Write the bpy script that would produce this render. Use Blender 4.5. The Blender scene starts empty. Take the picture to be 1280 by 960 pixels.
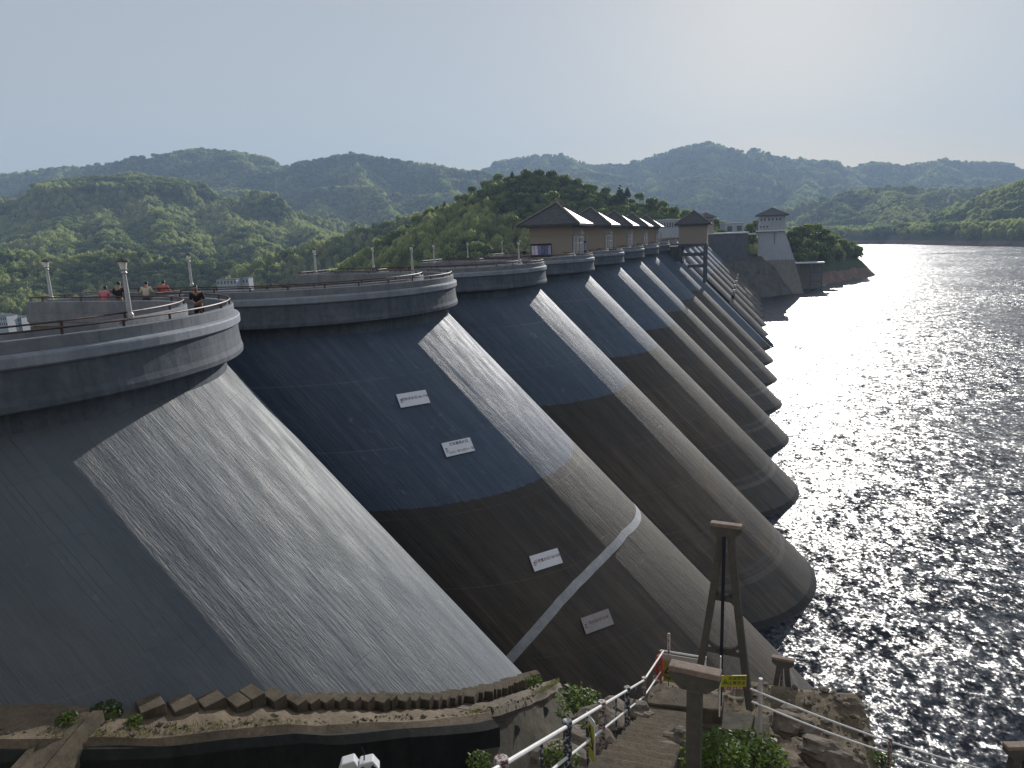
import bpy, bmesh, math, random
import numpy as np
from mathutils import Vector, Matrix
random.seed(7); RNG = np.random.default_rng(7)
scene = bpy.context.scene
COL = scene.collection
# ------------------------------------------------------------ camera
F_PX, YAW, PITCH, ROLL, H = 898.52, .3185, .1991, .0369, 26.56
FW = np.array([-math.sin(YAW)*math.cos(PITCH), math.cos(YAW)*math.cos(PITCH), -math.sin(PITCH)])
_r = np.array([math.cos(YAW), math.sin(YAW), 0.]); _u = np.cross(_r, FW)
RT = math.cos(ROLL)*_r - math.sin(ROLL)*_u; UP = math.cos(ROLL)*_u + math.sin(ROLL)*_r
cam_d = bpy.data.cameras.new('camera'); cam = bpy.data.objects.new('camera', cam_d); COL.objects.link(cam)
cam.matrix_world = Matrix([[RT[0], UP[0], -FW[0], 0], [RT[1], UP[1], -FW[1], 0], [RT[2], UP[2], -FW[2], H], [0, 0, 0, 1]])
cam_d.sensor_width = 36; cam_d.lens = F_PX/1280*36; cam_d.clip_start = .1; cam_d.clip_end = 30000
scene.camera = cam
# ------------------------------------------------------------ sky, sun, exposure
SUN_AZ, SUN_EL = math.radians(2), math.radians(18.2)
w = bpy.data.worlds.new('World'); scene.world = w; w.use_nodes = True
wn = w.node_tree; bg = wn.nodes['Background']
sky = wn.nodes.new('ShaderNodeTexSky'); sky.sky_type = 'NISHITA'; sky.sun_disc = False
sky.sun_elevation = SUN_EL; sky.sun_rotation = SUN_AZ; sky.air_density = 1.2; sky.dust_density = .4; sky.ozone_density = 1.5
hzm = wn.nodes.new('ShaderNodeMixRGB'); hzm.inputs[0].default_value = .42; hzm.inputs[2].default_value = (15.2, 14.3, 13.7, 1)   # even, pale, hazy air over the whole sky
wn.links.new(sky.outputs[0], hzm.inputs[1]); wn.links.new(hzm.outputs[0], bg.inputs[0]); bg.inputs[1].default_value = .05
sd = bpy.data.lights.new('sun', 'SUN'); sun = bpy.data.objects.new('sun', sd); COL.objects.link(sun)
sd.energy = 5.0; sd.angle = math.radians(.53); sd.color = (1, .96, .91)
SUNV = Vector((math.sin(SUN_AZ)*math.cos(SUN_EL), math.cos(SUN_AZ)*math.cos(SUN_EL), math.sin(SUN_EL)))
sun.rotation_euler = SUNV.to_track_quat('Z', 'Y').to_euler(); sun.location = (0, 0, 200)
scene.view_settings.view_transform = 'Standard'; scene.view_settings.look = 'None'
scene.view_settings.exposure = 0.22; scene.view_settings.gamma = 1
scene.render.engine = 'CYCLES'
cy = scene.cycles
cy.use_denoising = True; cy.max_bounces = 6; cy.diffuse_bounces = 2; cy.glossy_bounces = 2; cy.transmission_bounces = 3
cy.transparent_max_bounces = 6; cy.volume_bounces = 0; cy.sample_clamp_indirect = 4; cy.caustics_reflective = False; cy.caustics_refractive = False

# ------------------------------------------------------------ helpers
def ray(x, y): return FW + RT*(x-640)/F_PX - UP*(y-480)/F_PX
O = np.array([0, 0, H])
def atz(x, y, z): d = ray(x, y); return O + d*(z-H)/d[2]
def aty(x, y, Y): d = ray(x, y); return O + d*Y/d[1]
def atd(x, y, D): return O + ray(x, y)*D
def mesh(name, V, Fc, smooth=False, uv=None):
    me = bpy.data.meshes.new(name); me.from_pydata([tuple(map(float, v)) for v in V], [], [tuple(map(int, f)) for f in Fc])
    if smooth: me.shade_smooth()
    if uv is not None:
        l = me.uv_layers.new(name='UVMap'); idx = np.empty(len(me.loops), dtype=np.int32); me.loops.foreach_get('vertex_index', idx)
        l.data.foreach_set('uv', np.asarray(uv, dtype=np.float32)[idx].ravel())
    me.update(); return me
def ob(name, me, mat=None, parent=None, loc=None):
    o = bpy.data.objects.new(name, me); COL.objects.link(o)
    if mat is not None and me is not None and len(me.materials) == 0: me.materials.append(mat)
    if parent is not None: o.parent = parent
    if loc is not None: o.location = loc
    return o
def tag(o, label=None, cat=None, group=None, kind=None):
    if label: o['label'] = label
    if cat: o['category'] = cat
    if group: o['group'] = group
    if kind: o['kind'] = kind
    return o
def empty(name, loc, label, cat, group=None, rz=0):
    o = bpy.data.objects.new(name, None); COL.objects.link(o); o.location = loc; o.rotation_euler = (0, 0, rz)
    o.empty_display_size = .2
    return tag(o, label, cat, group)
def copy_tree(o, loc=None, parent=None, rz=None):
    c = o.copy(); COL.objects.link(c)
    if parent is not None: c.parent = parent
    if loc is not None: c.location = loc
    if rz is not None: c.rotation_euler = (0, 0, rz)
    for ch in list(o.children): copy_tree(ch, parent=c)
    return c
class MB:
    def __init__(s): s.v = []; s.f = []
    def add(s, V, Fc):
        n = len(s.v); s.v += [tuple(map(float, v)) for v in V]; s.f += [tuple(int(i)+n for i in f) for f in Fc]; return s
    def box(s, c, d, M=None, taper=1.0):
        x, y, z = [a/2 for a in d]; V = []
        for k, t in ((-1, 1), (1, taper)):
            for a, b in ((-1, -1), (1, -1), (1, 1), (-1, 1)): V.append(Vector((a*x*t, b*y*t, k*z)))
        if M is not None: V = [M @ v for v in V]
        V = [v + Vector(c) for v in V]
        return s.add(V, [(3, 2, 1, 0), (4, 5, 6, 7), (0, 1, 5, 4), (1, 2, 6, 5), (2, 3, 7, 6), (3, 0, 4, 7)])
    def tube(s, pts, r, n=8, cap=True):
        pts = [Vector(p) for p in pts]; rs = r if isinstance(r, (list, tuple)) else [r]*len(pts)
        base = len(s.v); prev = None
        for i, p in enumerate(pts):
            t = (pts[min(i+1, len(pts)-1)] - pts[max(i-1, 0)]).normalized()
            a = t.cross(Vector((0, 0, 1)));
            if a.length < .05: a = Vector((1, 0, 0)) if prev is None else prev
            a = (a - t*a.dot(t)).normalized()
            if prev is not None and a.dot(prev) < 0: a = -a
            prev = a; b = t.cross(a)
            for k in range(n):
                q = 2*math.pi*k/n; v = p + a*math.cos(q)*rs[i] + b*math.sin(q)*rs[i]; s.v.append(tuple(v))
        for i in range(len(pts)-1):
            for k in range(n):
                s.f.append((base+i*n+k, base+i*n+(k+1) % n, base+(i+1)*n+(k+1) % n, base+(i+1)*n+k))
        if cap:
            s.f.append(tuple(base+k for k in reversed(range(n)))); s.f.append(tuple(base+(len(pts)-1)*n+k for k in range(n)))
        return s
    def lathe(s, prof, n=12, c=(0, 0, 0)):
        return s.tube([(c[0], c[1], c[2]+z) for r, z in prof], [max(r, .001) for r, z in prof], n)
    def prism(s, top, bottom):
        n = len(top); return s.add(list(top)+list(bottom), [tuple(range(n)), tuple(reversed(range(n, 2*n)))] + [(i, n+i, n+(i+1) % n, (i+1) % n)[::1] for i in range(n)])
    def build(s, name, mat, parent=None, loc=None, smooth=False, bevel=0):
        me = mesh(name, s.v, s.f, smooth)
        bm = bmesh.new(); bm.from_mesh(me); bmesh.ops.recalc_face_normals(bm, faces=bm.faces); bm.to_mesh(me); bm.free()
        o = ob(name, me, mat, parent, loc)
        if bevel:
            m = o.modifiers.new('bevel', 'BEVEL'); m.width = bevel; m.segments = 2; m.limit_method = 'ANGLE'
        return o
def rel(o, parent):   # mesh built in world coords under a moved parent
    o.matrix_parent_inverse = Matrix.Translation(parent.location).inverted(); return o
def sweep(path, prof, closed_prof=True, nrm=None):
    """path: (N,2); prof: [(offset outward, z)]; outward = right-hand normals given by nrm"""
    path = np.asarray(path, float); N = len(path); t = np.gradient(path, axis=0); t /= np.linalg.norm(t, axis=1)[:, None]
    n = np.stack([t[:, 1], -t[:, 0]], 1)
    V = []; K = len(prof)
    for i in range(N):
        for o_, z in prof: V.append((path[i, 0]+n[i, 0]*o_, path[i, 1]+n[i, 1]*o_, z))
    Fc = []
    for i in range(N-1):
        for k in range(K if closed_prof else K-1):
            k2 = (k+1) % K; Fc.append((i*K+k, i*K+k2, (i+1)*K+k2, (i+1)*K+k))
    if closed_prof: Fc += [tuple(range(K)), tuple((N-1)*K+k for k in reversed(range(K)))]
    return V, Fc

# ------------------------------------------------------------ materials
class NT:
    def __init__(s, name):
        s.m = bpy.data.materials.new(name); s.m.use_nodes = True; s.t = s.m.node_tree; s.t.nodes.clear()
        s.out = s.t.nodes.new('ShaderNodeOutputMaterial'); s.b = s.t.nodes.new('ShaderNodeBsdfPrincipled')
        s.t.links.new(s.b.outputs[0], s.out.inputs[0])
    def n(s, typ, **kw):
        nd = s.t.nodes.new('ShaderNode'+typ)
        for k, v in kw.items(): setattr(nd, k, v)
        return nd
    def l(s, a, b): s.t.links.new(a, b)
    def val(s, inp, v):
        if isinstance(v, (int, float, tuple, list)): inp.default_value = v
        else: s.l(v, inp)
    def co(s, scale=(1, 1, 1), src='Object'):
        c = s.n('TexCoord'); mp = s.n('Mapping'); mp.inputs['Scale'].default_value = scale
        s.l(c.outputs[src], mp.inputs[0]); return mp.outputs[0]
    def noise(s, vec, scale, detail=4, rough=.55, w=None):
        x = s.n('TexNoise');
        if w is not None: x.noise_dimensions = '4D'; s.l(w, x.inputs['W'])
        s.l(vec, x.inputs['Vector']); x.inputs['Scale'].default_value = scale
        x.inputs['Detail'].default_value = detail; x.inputs['Roughness'].default_value = rough; return x.outputs[0]
    def ramp(s, fac, stops):
        r = s.n('ValToRGB'); e = r.color_ramp.elements
        while len(e) < len(stops): e.new(.5)
        for i, (p, c) in enumerate(stops):
            e[i].position = p; e[i].color = (c, c, c, 1) if isinstance(c, (int, float)) else (*c, 1)
        s.l(fac, r.inputs[0]); return r.outputs[0]
    def mix(s, fac, a, b, mode='MIX'):
        m = s.n('MixRGB', blend_type=mode); s.val(m.inputs[0], fac)
        for i, v in ((1, a), (2, b)):
            if isinstance(v, tuple) and len(v) == 3: v = (*v, 1)
            s.val(m.inputs[i], v)
        return m.outputs[0]
    def math(s, op, a, b=0.0, clamp=False):
        m = s.n('Math', operation=op); m.use_clamp = clamp; s.val(m.inputs[0], a); s.val(m.inputs[1], b); return m.outputs[0]
    def bump(s, h, strength=.5, dist=.02, nrm=None):
        b = s.n('Bump'); b.inputs['Strength'].default_value = strength; b.inputs['Distance'].default_value = dist
        s.l(h, b.inputs['Height'])
        if nrm is not None: s.l(nrm, b.inputs['Normal'])
        return b.outputs[0]
    def fin(s, color=None, rough=.8, nrm=None, metal=0, spec=.5):
        if color is not None:
            if isinstance(color, tuple) and len(color) == 3: color = (*color, 1)
            s.val(s.b.inputs['Base Color'], color)
        s.val(s.b.inputs['Roughness'], rough); s.b.inputs['Metallic'].default_value = metal
        s.b.inputs['Specular IOR Level'].default_value = spec
        if nrm is not None: s.l(nrm, s.b.inputs['Normal'])
        return s.m
def plain(name, c, rough=.7, metal=0, var=.25, sc=3, bump=.2, spec=.5):
    m = NT(name); v = m.co(); n1 = m.noise(v, sc, 6)
    d = tuple(x*(1-var) for x in c); e = tuple(min(1, x*(1+var)) for x in c)
    return m.fin(m.ramp(n1, [(.3, d), (.7, e)]), rough, m.bump(m.noise(v, sc*8, 4), bump, .01), metal, spec)
def concrete(name, dark, light, sc=.6, bump=.5, rough=.85, streak=0, spec=.3):
    m = NT(name); v = m.co(); n1 = m.noise(v, sc, 8, .65); n2 = m.noise(v, sc*9, 6, .7)
    f = m.mix(.45, n1, n2); c = m.ramp(f, [(.32, dark), (.52, tuple((a+b)/2 for a, b in zip(dark, light))), (.68, light)])
    if streak:
        s_ = m.noise(m.co((2.2, 2.2, .12)), 1.5, 5, .6); c = m.mix(m.math('MULTIPLY', m.ramp(s_, [(.45, 0.), (.7, 1.)]), streak), c, tuple(x*.35 for x in dark))
    return m.fin(c, rough, m.bump(m.mix(.5, n2, m.noise(v, sc*40, 5, .7)), bump, .03), 0, spec)
def barrel_mat(name, lower=True, keep=False):
    m = NT(name); oi = m.n('ObjectInfo'); wv = m.math('MULTIPLY', oi.outputs['Random'], 37.)
    fine = m.co((3.4, .14, 1), 'UV'); mid = m.co((1.6, .07, 1), 'UV'); big = m.co((.12, .10, 1), 'UV')
    board = m.noise(fine, 1., 7, .72, wv); strips = m.noise(mid, 1., 4, .6, wv); patch = m.noise(big, 1.3, 5, .6, wv)
    grain = m.noise(m.co((5.5, .9, 1), 'UV'), 2., 6, .7, wv)
    sep = m.n('SeparateXYZ'); tc = m.n('TexCoord'); m.l(tc.outputs['Object'], sep.inputs[0]); z = sep.outputs[2]
    def boards(wd, ln, off):   # form boards: long along the slope, narrow across it, ends staggered
        tcu = m.n('TexCoord'); su = m.n('SeparateXYZ'); m.l(tcu.outputs['UV'], su.inputs[0]); cb = m.n('CombineXYZ')
        wob = m.noise(m.co((.5, .4, 1), 'UV'), 1.3, 5, .7, wv)
        m.l(m.math('ADD', su.outputs[1], m.math('MULTIPLY', wob, .5)), cb.inputs[0]); m.l(m.math('ADD', su.outputs[0], m.math('ADD', m.math('MULTIPLY', wob, .22), wv)), cb.inputs[1])
        bk = m.n('TexBrick'); m.l(cb.outputs[0], bk.inputs[0]); bk.offset = off; bk.inputs['Color1'].default_value = (0, 0, 0, 1); bk.inputs['Color2'].default_value = (1, 1, 1, 1); bk.inputs['Mortar'].default_value = (.5, .5, .5, 1)
        bk.inputs['Scale'].default_value = 1.; bk.inputs['Mortar Size'].default_value = .009; bk.inputs['Mortar Smooth'].default_value = .4; bk.inputs['Brick Width'].default_value = ln; bk.inputs['Row Height'].default_value = wd
        return bk.outputs['Color'], bk.outputs['Fac']
    plank, jfac = boards(.31, 2.3, .37); plank2, jf2 = boards(1.13, 5.1, .43)
    show = m.ramp(m.noise(m.co((.3, .2, 1), 'UV'), 1.2, 4, .6, wv), [(.42, .12), (.6, 1.)])
    f = m.mix(.5, board, patch); f = m.mix(.3, f, grain); f = m.mix(.07, f, plank); f = m.mix(.05, f, plank2)
    up = m.ramp(f, [(.34, (.036, .06, .10)), (.48, (.058, .088, .14)), (.6, (.092, .125, .175)), (.72, (.20, .225, .25))])
    # spatters and lime runs
    rb = m.ramp(m.noise(m.co((.9, .11, 1), 'UV'), 1., 5, .7, wv), [(.62, 0.), (.70, 1.)])
    up = m.mix(m.math('MULTIPLY', rb, .35), up, (.30, .31, .31))
    lo = m.ramp(m.mix(.4, m.mix(.5, board, strips), patch), [(.34, (.024, .021, .017)), (.46, (.055, .044, .033)), (.58, (.12, .092, .066)), (.70, (.27, .205, .145))])
    stn = m.ramp(m.noise(m.co((.35, .35, 1), 'UV'), 2.2, 7, .7, wv), [(.5, 0.), (.68, 1.)])
    lo = m.mix(m.math('MULTIPLY', stn, .5), lo, (.035, .036, .034))
    ch = m.math('MULTIPLY', m.math('MAXIMUM', m.math('MINIMUM', m.math('MULTIPLY', m.math('SUBTRACT', m.math('ADD', z, m.math('MULTIPLY', m.math('SUBTRACT', patch, .5), 9.)), 9.5), .22), 1.), 0.), .62); lo = m.mix(ch, lo, (.026, .027, .026))
    # tide rings just above the water
    zz = m.math('ADD', z, m.math('MULTIPLY', m.math('SUBTRACT', grain, .5), .35))
    for z0, wd, col, a in ((2.6, .16, (.2, .17, .14), .7), (3.2, .10, (.16, .14, .12), .4), (6.2, .06, (.13, .11, .1), .35)):
        d = m.math('ABSOLUTE', m.math('SUBTRACT', zz, z0)); k = m.math('MULTIPLY', m.math('LESS_THAN', d, wd), a); lo = m.mix(k, lo, col)
    low_grey = m.math('MULTIPLY', m.math('LESS_THAN', zz, 3.4), .4); lo = m.mix(low_grey, lo, (.075, .078, .078))
    wet = m.math('LESS_THAN', zz, .42); lo = m.mix(wet, lo, (.012, .012, .012))
    cr = m.ramp(m.noise(m.co((1.1, .9, 1), 'UV'), 1.6, 8, .75, wv), [(.60, 0.), (.66, 1.)]); up = m.mix(m.math('MULTIPLY', cr, .4), up, (.34, .35, .36))
    dk_ = m.ramp(m.noise(m.co((.5, .06, 1), 'UV'), 2.0, 6, .7, wv), [(.54, 0.), (.66, 1.)]); up = m.mix(m.math('MULTIPLY', dk_, .45), up, (.045, .06, .08)); lo = m.mix(m.math('MULTIPLY', dk_, .6), lo, (.018, .018, .017))
    lift = m.math('FLOOR', m.math('DIVIDE', z, 2.9)); cl = m.n('CombineXYZ'); m.l(lift, cl.inputs[2]); m.l(wv, cl.inputs[0]); wn_ = m.n('TexWhiteNoise'); m.l(cl.outputs[0], wn_.inputs['Vector']); lv = m.math('MULTIPLY', wn_.outputs['Value'], .22)
    fr = m.math('ABSOLUTE', m.math('SUBTRACT', m.math('FRACT', m.math('DIVIDE', m.math('ADD', z, m.math('MULTIPLY', m.math('SUBTRACT', grain, .5), .08)), 2.9)), .5)); lj = m.math('MULTIPLY', m.math('GREATER_THAN', fr, .493), m.ramp(patch, [(.45, .1), (.6, .7)]))
    up = m.mix(lv, up, (.03, .045, .07)); up = m.mix(lj, up, (.19, .2, .21)); lo = m.mix(lv, lo, (.03, .028, .024)); lo = m.mix(m.math('MULTIPLY', lj, .6), lo, (.15, .13, .11))
    if not lower: up = m.mix(m.ramp(patch, [(.4, .5), (.6, .75)]), up, (.135, .148, .145))
    if lower:
        if keep: k = m.math('LESS_THAN', zz, 1.5)
        else: k = m.math('LESS_THAN', m.math('ADD', z, m.math('ADD', m.math('MULTIPLY', m.math('SUBTRACT', board, .5), .3), m.math('MULTIPLY', m.math('SUBTRACT', grain, .5), .22))), 14.9)
        col = m.mix(k, up, lo)
    else: col = up
    h = m.mix(.12, m.mix(.40, board, strips), grain)
    jt = m.math('SUBTRACT', 1., m.math('MULTIPLY', m.math('MAXIMUM', jfac, jf2), show)); col = m.mix(m.math('MULTIPLY', m.math('SUBTRACT', 1., jt), .22), col, (.035, .038, .04)); plk = m.mix(m.math('MULTIPLY', show, .6), plank2, plank)
    h = m.mix(m.ramp(m.noise(m.co((.45, .22, 1), 'UV'), 1.1, 5, .65, wv), [(.38, .35), (.58, 1.)]), grain, h)
    nrm = m.bump(h, 1.0, .13, m.bump(plk, 1., .022, m.bump(jt, .7, .012, m.bump(patch, .6, .16))))
    rg = m.ramp(m.noise(m.co((1.2, .3, 1), 'UV'), 1.5, 5), [(.35, .58), (.7, .78)])
    return m.fin(col, rg, nrm, 0, .45)
def leaf_mat(name, c1, c2, trans=.35):
    m = NT(name); oi = m.n('ObjectInfo'); at = m.n('Attribute'); at.attribute_name = 'tint'
    f = m.math('ADD', m.math('MULTIPLY', oi.outputs['Random'], .55), m.math('MULTIPLY', at.outputs['Fac'], .45))
    c = m.ramp(f, [(.1, c1), (.9, c2)]); m.fin(c, .55, None, 0, .3)
    tr = m.n('BsdfTranslucent'); m.l(m.mix(.35, c, (.28, .36, .07)), tr.inputs[0]); mx = m.n('MixShader'); mx.inputs[0].default_value = trans
    m.l(m.b.outputs[0], mx.inputs[1]); m.l(tr.outputs[0], mx.inputs[2]); m.l(mx.outputs[0], m.out.inputs[0]); return m.m
M = {}
M['barrel'] = barrel_mat('painted_dam_concrete'); M['barrel0'] = barrel_mat('painted_dam_concrete_full', False); M['barrel8'] = barrel_mat('painted_dam_concrete_intake', True, True)
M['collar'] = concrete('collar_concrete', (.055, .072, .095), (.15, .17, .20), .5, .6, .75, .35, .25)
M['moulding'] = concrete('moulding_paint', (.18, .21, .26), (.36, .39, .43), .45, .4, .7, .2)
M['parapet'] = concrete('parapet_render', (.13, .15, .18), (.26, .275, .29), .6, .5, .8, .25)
M['deck'] = concrete('deck_paving', (.17, .16, .15), (.28, .265, .25), 1.2, .3)
M['inner'] = concrete('inner_wall_concrete', (.10, .085, .065), (.19, .16, .125), .5, .4, .85, .4)
M['buttress'] = concrete('buttress_concrete', (.07, .08, .10), (.15, .16, .17), .4, .5, .85, .5)
M['rail_rust'] = plain('rusty_red_rail', (.07, .035, .03), .55, .3, .4, 5)
M['rail_white'] = plain('white_rail_paint', (.78, .78, .76), .35, 0, .12, 6, .1)
M['lamp_paint'] = plain('pale_lamp_paint', (.42, .43, .44), .5, .1, .15, 6)
M['lamp_dark'] = plain('dark_lamp_cap', (.05, .055, .05), .5, .2)
gm = NT('lantern_glass'); gm.fin((.75, .75, .7), .25); M['lantern'] = gm.m
M['roof'] = None
rm = NT('dark_tile_roof'); v = rm.co(); wv = rm.n('TexWave'); rm.l(v, wv.inputs[0]); wv.inputs['Scale'].default_value = 1.4; wv.bands_direction = 'DIAGONAL'
M['roof'] = rm.fin(rm.ramp(rm.noise(v, 2.2, 7, .7), [(.35, (.022, .03, .045)), (.58, (.045, .054, .07)), (.74, (.12, .11, .095))]), .55, rm.bump(wv.outputs[0], .5, .05), 0, .5)
M['ridge'] = plain('ridge_tile', (.20, .18, .16), .6)
M['house'] = None
hm = NT('tiled_house_wall'); v = hm.co(); br = hm.n('TexBrick'); hm.l(v, br.inputs[0])
hv = hm.n('Mapping'); hv.inputs['Rotation'].default_value = (math.pi/2, 0, 0)
br.inputs['Color1'].default_value = (.31, .29, .265, 1); br.inputs['Color2'].default_value = (.37, .345, .31, 1); br.inputs['Mortar'].default_value = (.3, .25, .2, 1)
br.inputs['Scale'].default_value = 5; M['house'] = hm.fin(hm.mix(hm.noise(v, .7, 5), br.outputs[0], (.26, .24, .215)), .7, hm.bump(hm.noise(v, 8, 4), .2, .01))
M['white'] = plain('white_plaster', (.66, .68, .70), .7, 0, .08, 2)
M['whitewall'] = concrete('pale_blue_grey_wall', (.33, .37, .43), (.44, .47, .52), .15, .3, .8, .25)
M['dirtywall'] = concrete('stained_tower_wall', (.2, .19, .17), (.32, .30, .27), .12, .3, .85, .4)
M['glass'] = plain('dark_window_glass', (.03, .04, .06), .12, 0, .3, 2, .02)
M['window_light'] = plain('pale_window_glass', (.38, .44, .5), .2, 0, .1, 2, .02)
M['dark'] = plain('dark_matte', (.025, .025, .028), .8)  # one dark tone shared by openings, cores, counter and thin poles
M['rock'] = concrete('weathered_rock', (.06, .05, .04), (.24, .20, .155), .8, 1.0, .9)
M['dirt'] = concrete('dry_soil_and_rubble', (.065, .052, .036), (.25, .20, .14), 1.3, 1.0, .95)
M['oldcon'] = concrete('old_mossy_concrete', (.05, .048, .036), (.17, .15, .115), .7, 1., .95, .5)
M['pit'] = concrete('shade_painted_wall', (.014, .015, .014), (.04, .042, .038), .4, .8, .95, .5)  # old concrete taken down to near black, the shade of the pit painted in
M['step'] = concrete('worn_step_concrete', (.05, .042, .03), (.215, .175, .125), 2.6, 1., .95, .3)
M['stand'] = concrete('gauge_stand_concrete', (.07, .068, .06), (.15, .14, .12), 1.2, .5, .9, .3)
M['standtop'] = concrete('gauge_cap_concrete', (.16, .12, .095), (.42, .34, .28), 3, .8, .9)
M['redrock'] = concrete('bare_red_bank', (.10, .065, .05), (.24, .15, .11), .05, .6, .95)
M['soil'] = concrete('forest_floor', (.018, .028, .010), (.05, .065, .024), .02, .6, .95)
M['leaf_broad'] = leaf_mat('broadleaf_foliage', (.04, .075, .025), (.29, .36, .11), .56)
M['leaf_bamboo'] = leaf_mat('bamboo_foliage', (.17, .23, .07), (.60, .62, .28), .58)
M['leaf_dark'] = leaf_mat('conifer_foliage', (.012, .03, .012), (.04, .07, .028), .2)
M['leaf_weed'] = leaf_mat('weed_foliage', (.025, .06, .012), (.10, .17, .03), .35)
M['bark'] = plain('bark', (.09, .07, .05), .9)
M['yellow'] = plain('yellow_sign', (.42, .40, .03), .5, 0, .12, 5, .05)
M['yellow_dark'] = plain('old_yellow_sign', (.36, .32, .08), .6, 0, .2, 8, .05)
M['red'] = plain('red_paint', (.45, .03, .02), .55, 0, .2, 5)
M['red_strip'] = plain('dark_red_strip', (.20, .03, .02), .55, 0, .2, 5)
M['green'] = plain('green_paint', (.05, .19, .03), .55)
M['black'] = plain('black_ink', (.01, .01, .012), .6)
M['ink_blue'] = plain('dark_blue_ink', (.015, .02, .06), .6)
M['ink_red'] = plain('faded_red_ink', (.16, .03, .03), .6)
M['plaque'] = plain('white_plaque', (.68, .71, .76), .5, 0, .06, 3, .03)
M['plaque_old'] = plain('faded_plaque', (.30, .29, .29), .6, 0, .12, 3, .05)
M['banner'] = plain('grey_banner', (.46, .43, .42), .6, 0, .1, 2, .05)
M['orange'] = plain('orange_red_rope', (.55, .09, .05), .7, 0, .3, 30, .4)
M['blackpole'] = plain('dark_blue_pole', (.015, .018, .035), .5, .2)
M['plastic_white'] = plain('white_plastic', (.7, .71, .72), .35, 0, .05, 2, .02)
M['stripe'] = concrete('old_white_stripe', (.26, .28, .31), (.52, .53, .53), .8, .6, .8, .2)
pm = NT('flaking_post_paint'); v = pm.co((1, 1, 1)); k = pm.ramp(pm.noise(v, 22, 5, .7), [(.47, 0.), (.53, 1.)])
M['post'] = pm.fin(pm.mix(k, (.10, .035, .025), (.42, .40, .38)), .6, pm.bump(pm.noise(v, 40, 3), .5, .01))
pm = NT('spotted_dark_post'); v = pm.co((1, 1, 1)); k = pm.ramp(pm.noise(v, 26, 4, .6), [(.52, 0.), (.57, 1.)])
M['post_dark'] = pm.fin(pm.mix(k, (.025, .03, .045), (.45, .45, .48)), .6)
def cloth(n, c): return plain(n, c, .85, 0, .12, 6, .1)
M['skin'] = plain('skin', (.32, .18, .12), .55, 0, .05, 3, .02); M['hair'] = plain('black_hair', (.012, .011, .011), .45, 0, .2, 20)

# ------------------------------------------------------------ water
LAKE = np.array([(60, -300), (30, -20), (19, 6), (14, 20), (9.5, 33), (3, 41), (-4, 48), (-18, 60), (-18, 306), (2, 318), (8.8, 331), (22, 346), (30, 360), (49, 400), (67, 436), (64, 460), (52, 600), (70, 900), (147, 1236), (190, 1190), (225, 1010), (269, 875), (345, 850), (420, 800), (900, 520), (2600, -300)], float)
WPOLY = np.array([(60, -320), (-2, -20), (-2, 30), (-8, 40), (-34, 50), (-34, 322), (-26, 345), (-20, 420), (-20, 600), (-20, 950), (80, 1420), (300, 1420), (420, 1150), (700, 1050), (1200, 820), (2700, -320)], float)
def water():
    me = mesh('lake', [(x, y, 0) for x, y in WPOLY], [tuple(range(len(WPOLY)))])
    m = NT('lake_water'); v = m.co()
    def wv(scale, k, sc3=(1, 1, 1)):
        x = m.n('TexNoise'); m.l(m.co(sc3), x.inputs['Vector']); x.inputs['Scale'].default_value = scale; x.inputs['Detail'].default_value = 2.5; x.inputs['Roughness'].default_value = .55
        q = m.n('VectorMath', operation='SUBTRACT'); m.l(x.outputs['Color'], q.inputs[0]); q.inputs[1].default_value = (.5, .5, .5)
        t = m.n('VectorMath', operation='MULTIPLY'); m.l(q.outputs[0], t.inputs[0]); t.inputs[1].default_value = (k*1.22, k*.92, 0); return t.outputs[0]
    def add(p, q): t = m.n('VectorMath', operation='ADD'); m.l(p, t.inputs[0]); m.val(t.inputs[1], q); return t.outputs[0]
    gust = m.ramp(m.noise(m.co((1, .45, 1)), .035, 4, .55), [(.33, .5), (.67, 1.25)])
    sl = add(add(wv(3.5, 1.9, (1, .8, 1)), wv(1.25, 1.75, (1, .7, 1))), wv(.4, .9, (1, .6, 1)))
    gz = m.n('VectorMath', operation='SCALE'); m.l(sl, gz.inputs[0]); m.l(gust, gz.inputs['Scale'])
    nn = m.n('VectorMath', operation='NORMALIZE'); m.l(add(add(gz.outputs[0], wv(.2, .3)), (0, 0, 1.)), nn.inputs[0])
    m.fin((.004, .009, .02), .39, nn.outputs[0], 0, .85); m.b.inputs['IOR'].default_value = 1.33
    df = m.n('BsdfDiffuse'); df.inputs[0].default_value = (.008, .014, .024, 1); mx = m.n('MixShader'); mx.inputs[0].default_value = .14; m.l(m.b.outputs[0], mx.inputs[1]); m.l(df.outputs[0], mx.inputs[2]); m.l(mx.outputs[0], m.out.inputs[0])
    o = ob('water', me, m.m); tag(o, kind='structure'); return o
water()

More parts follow.
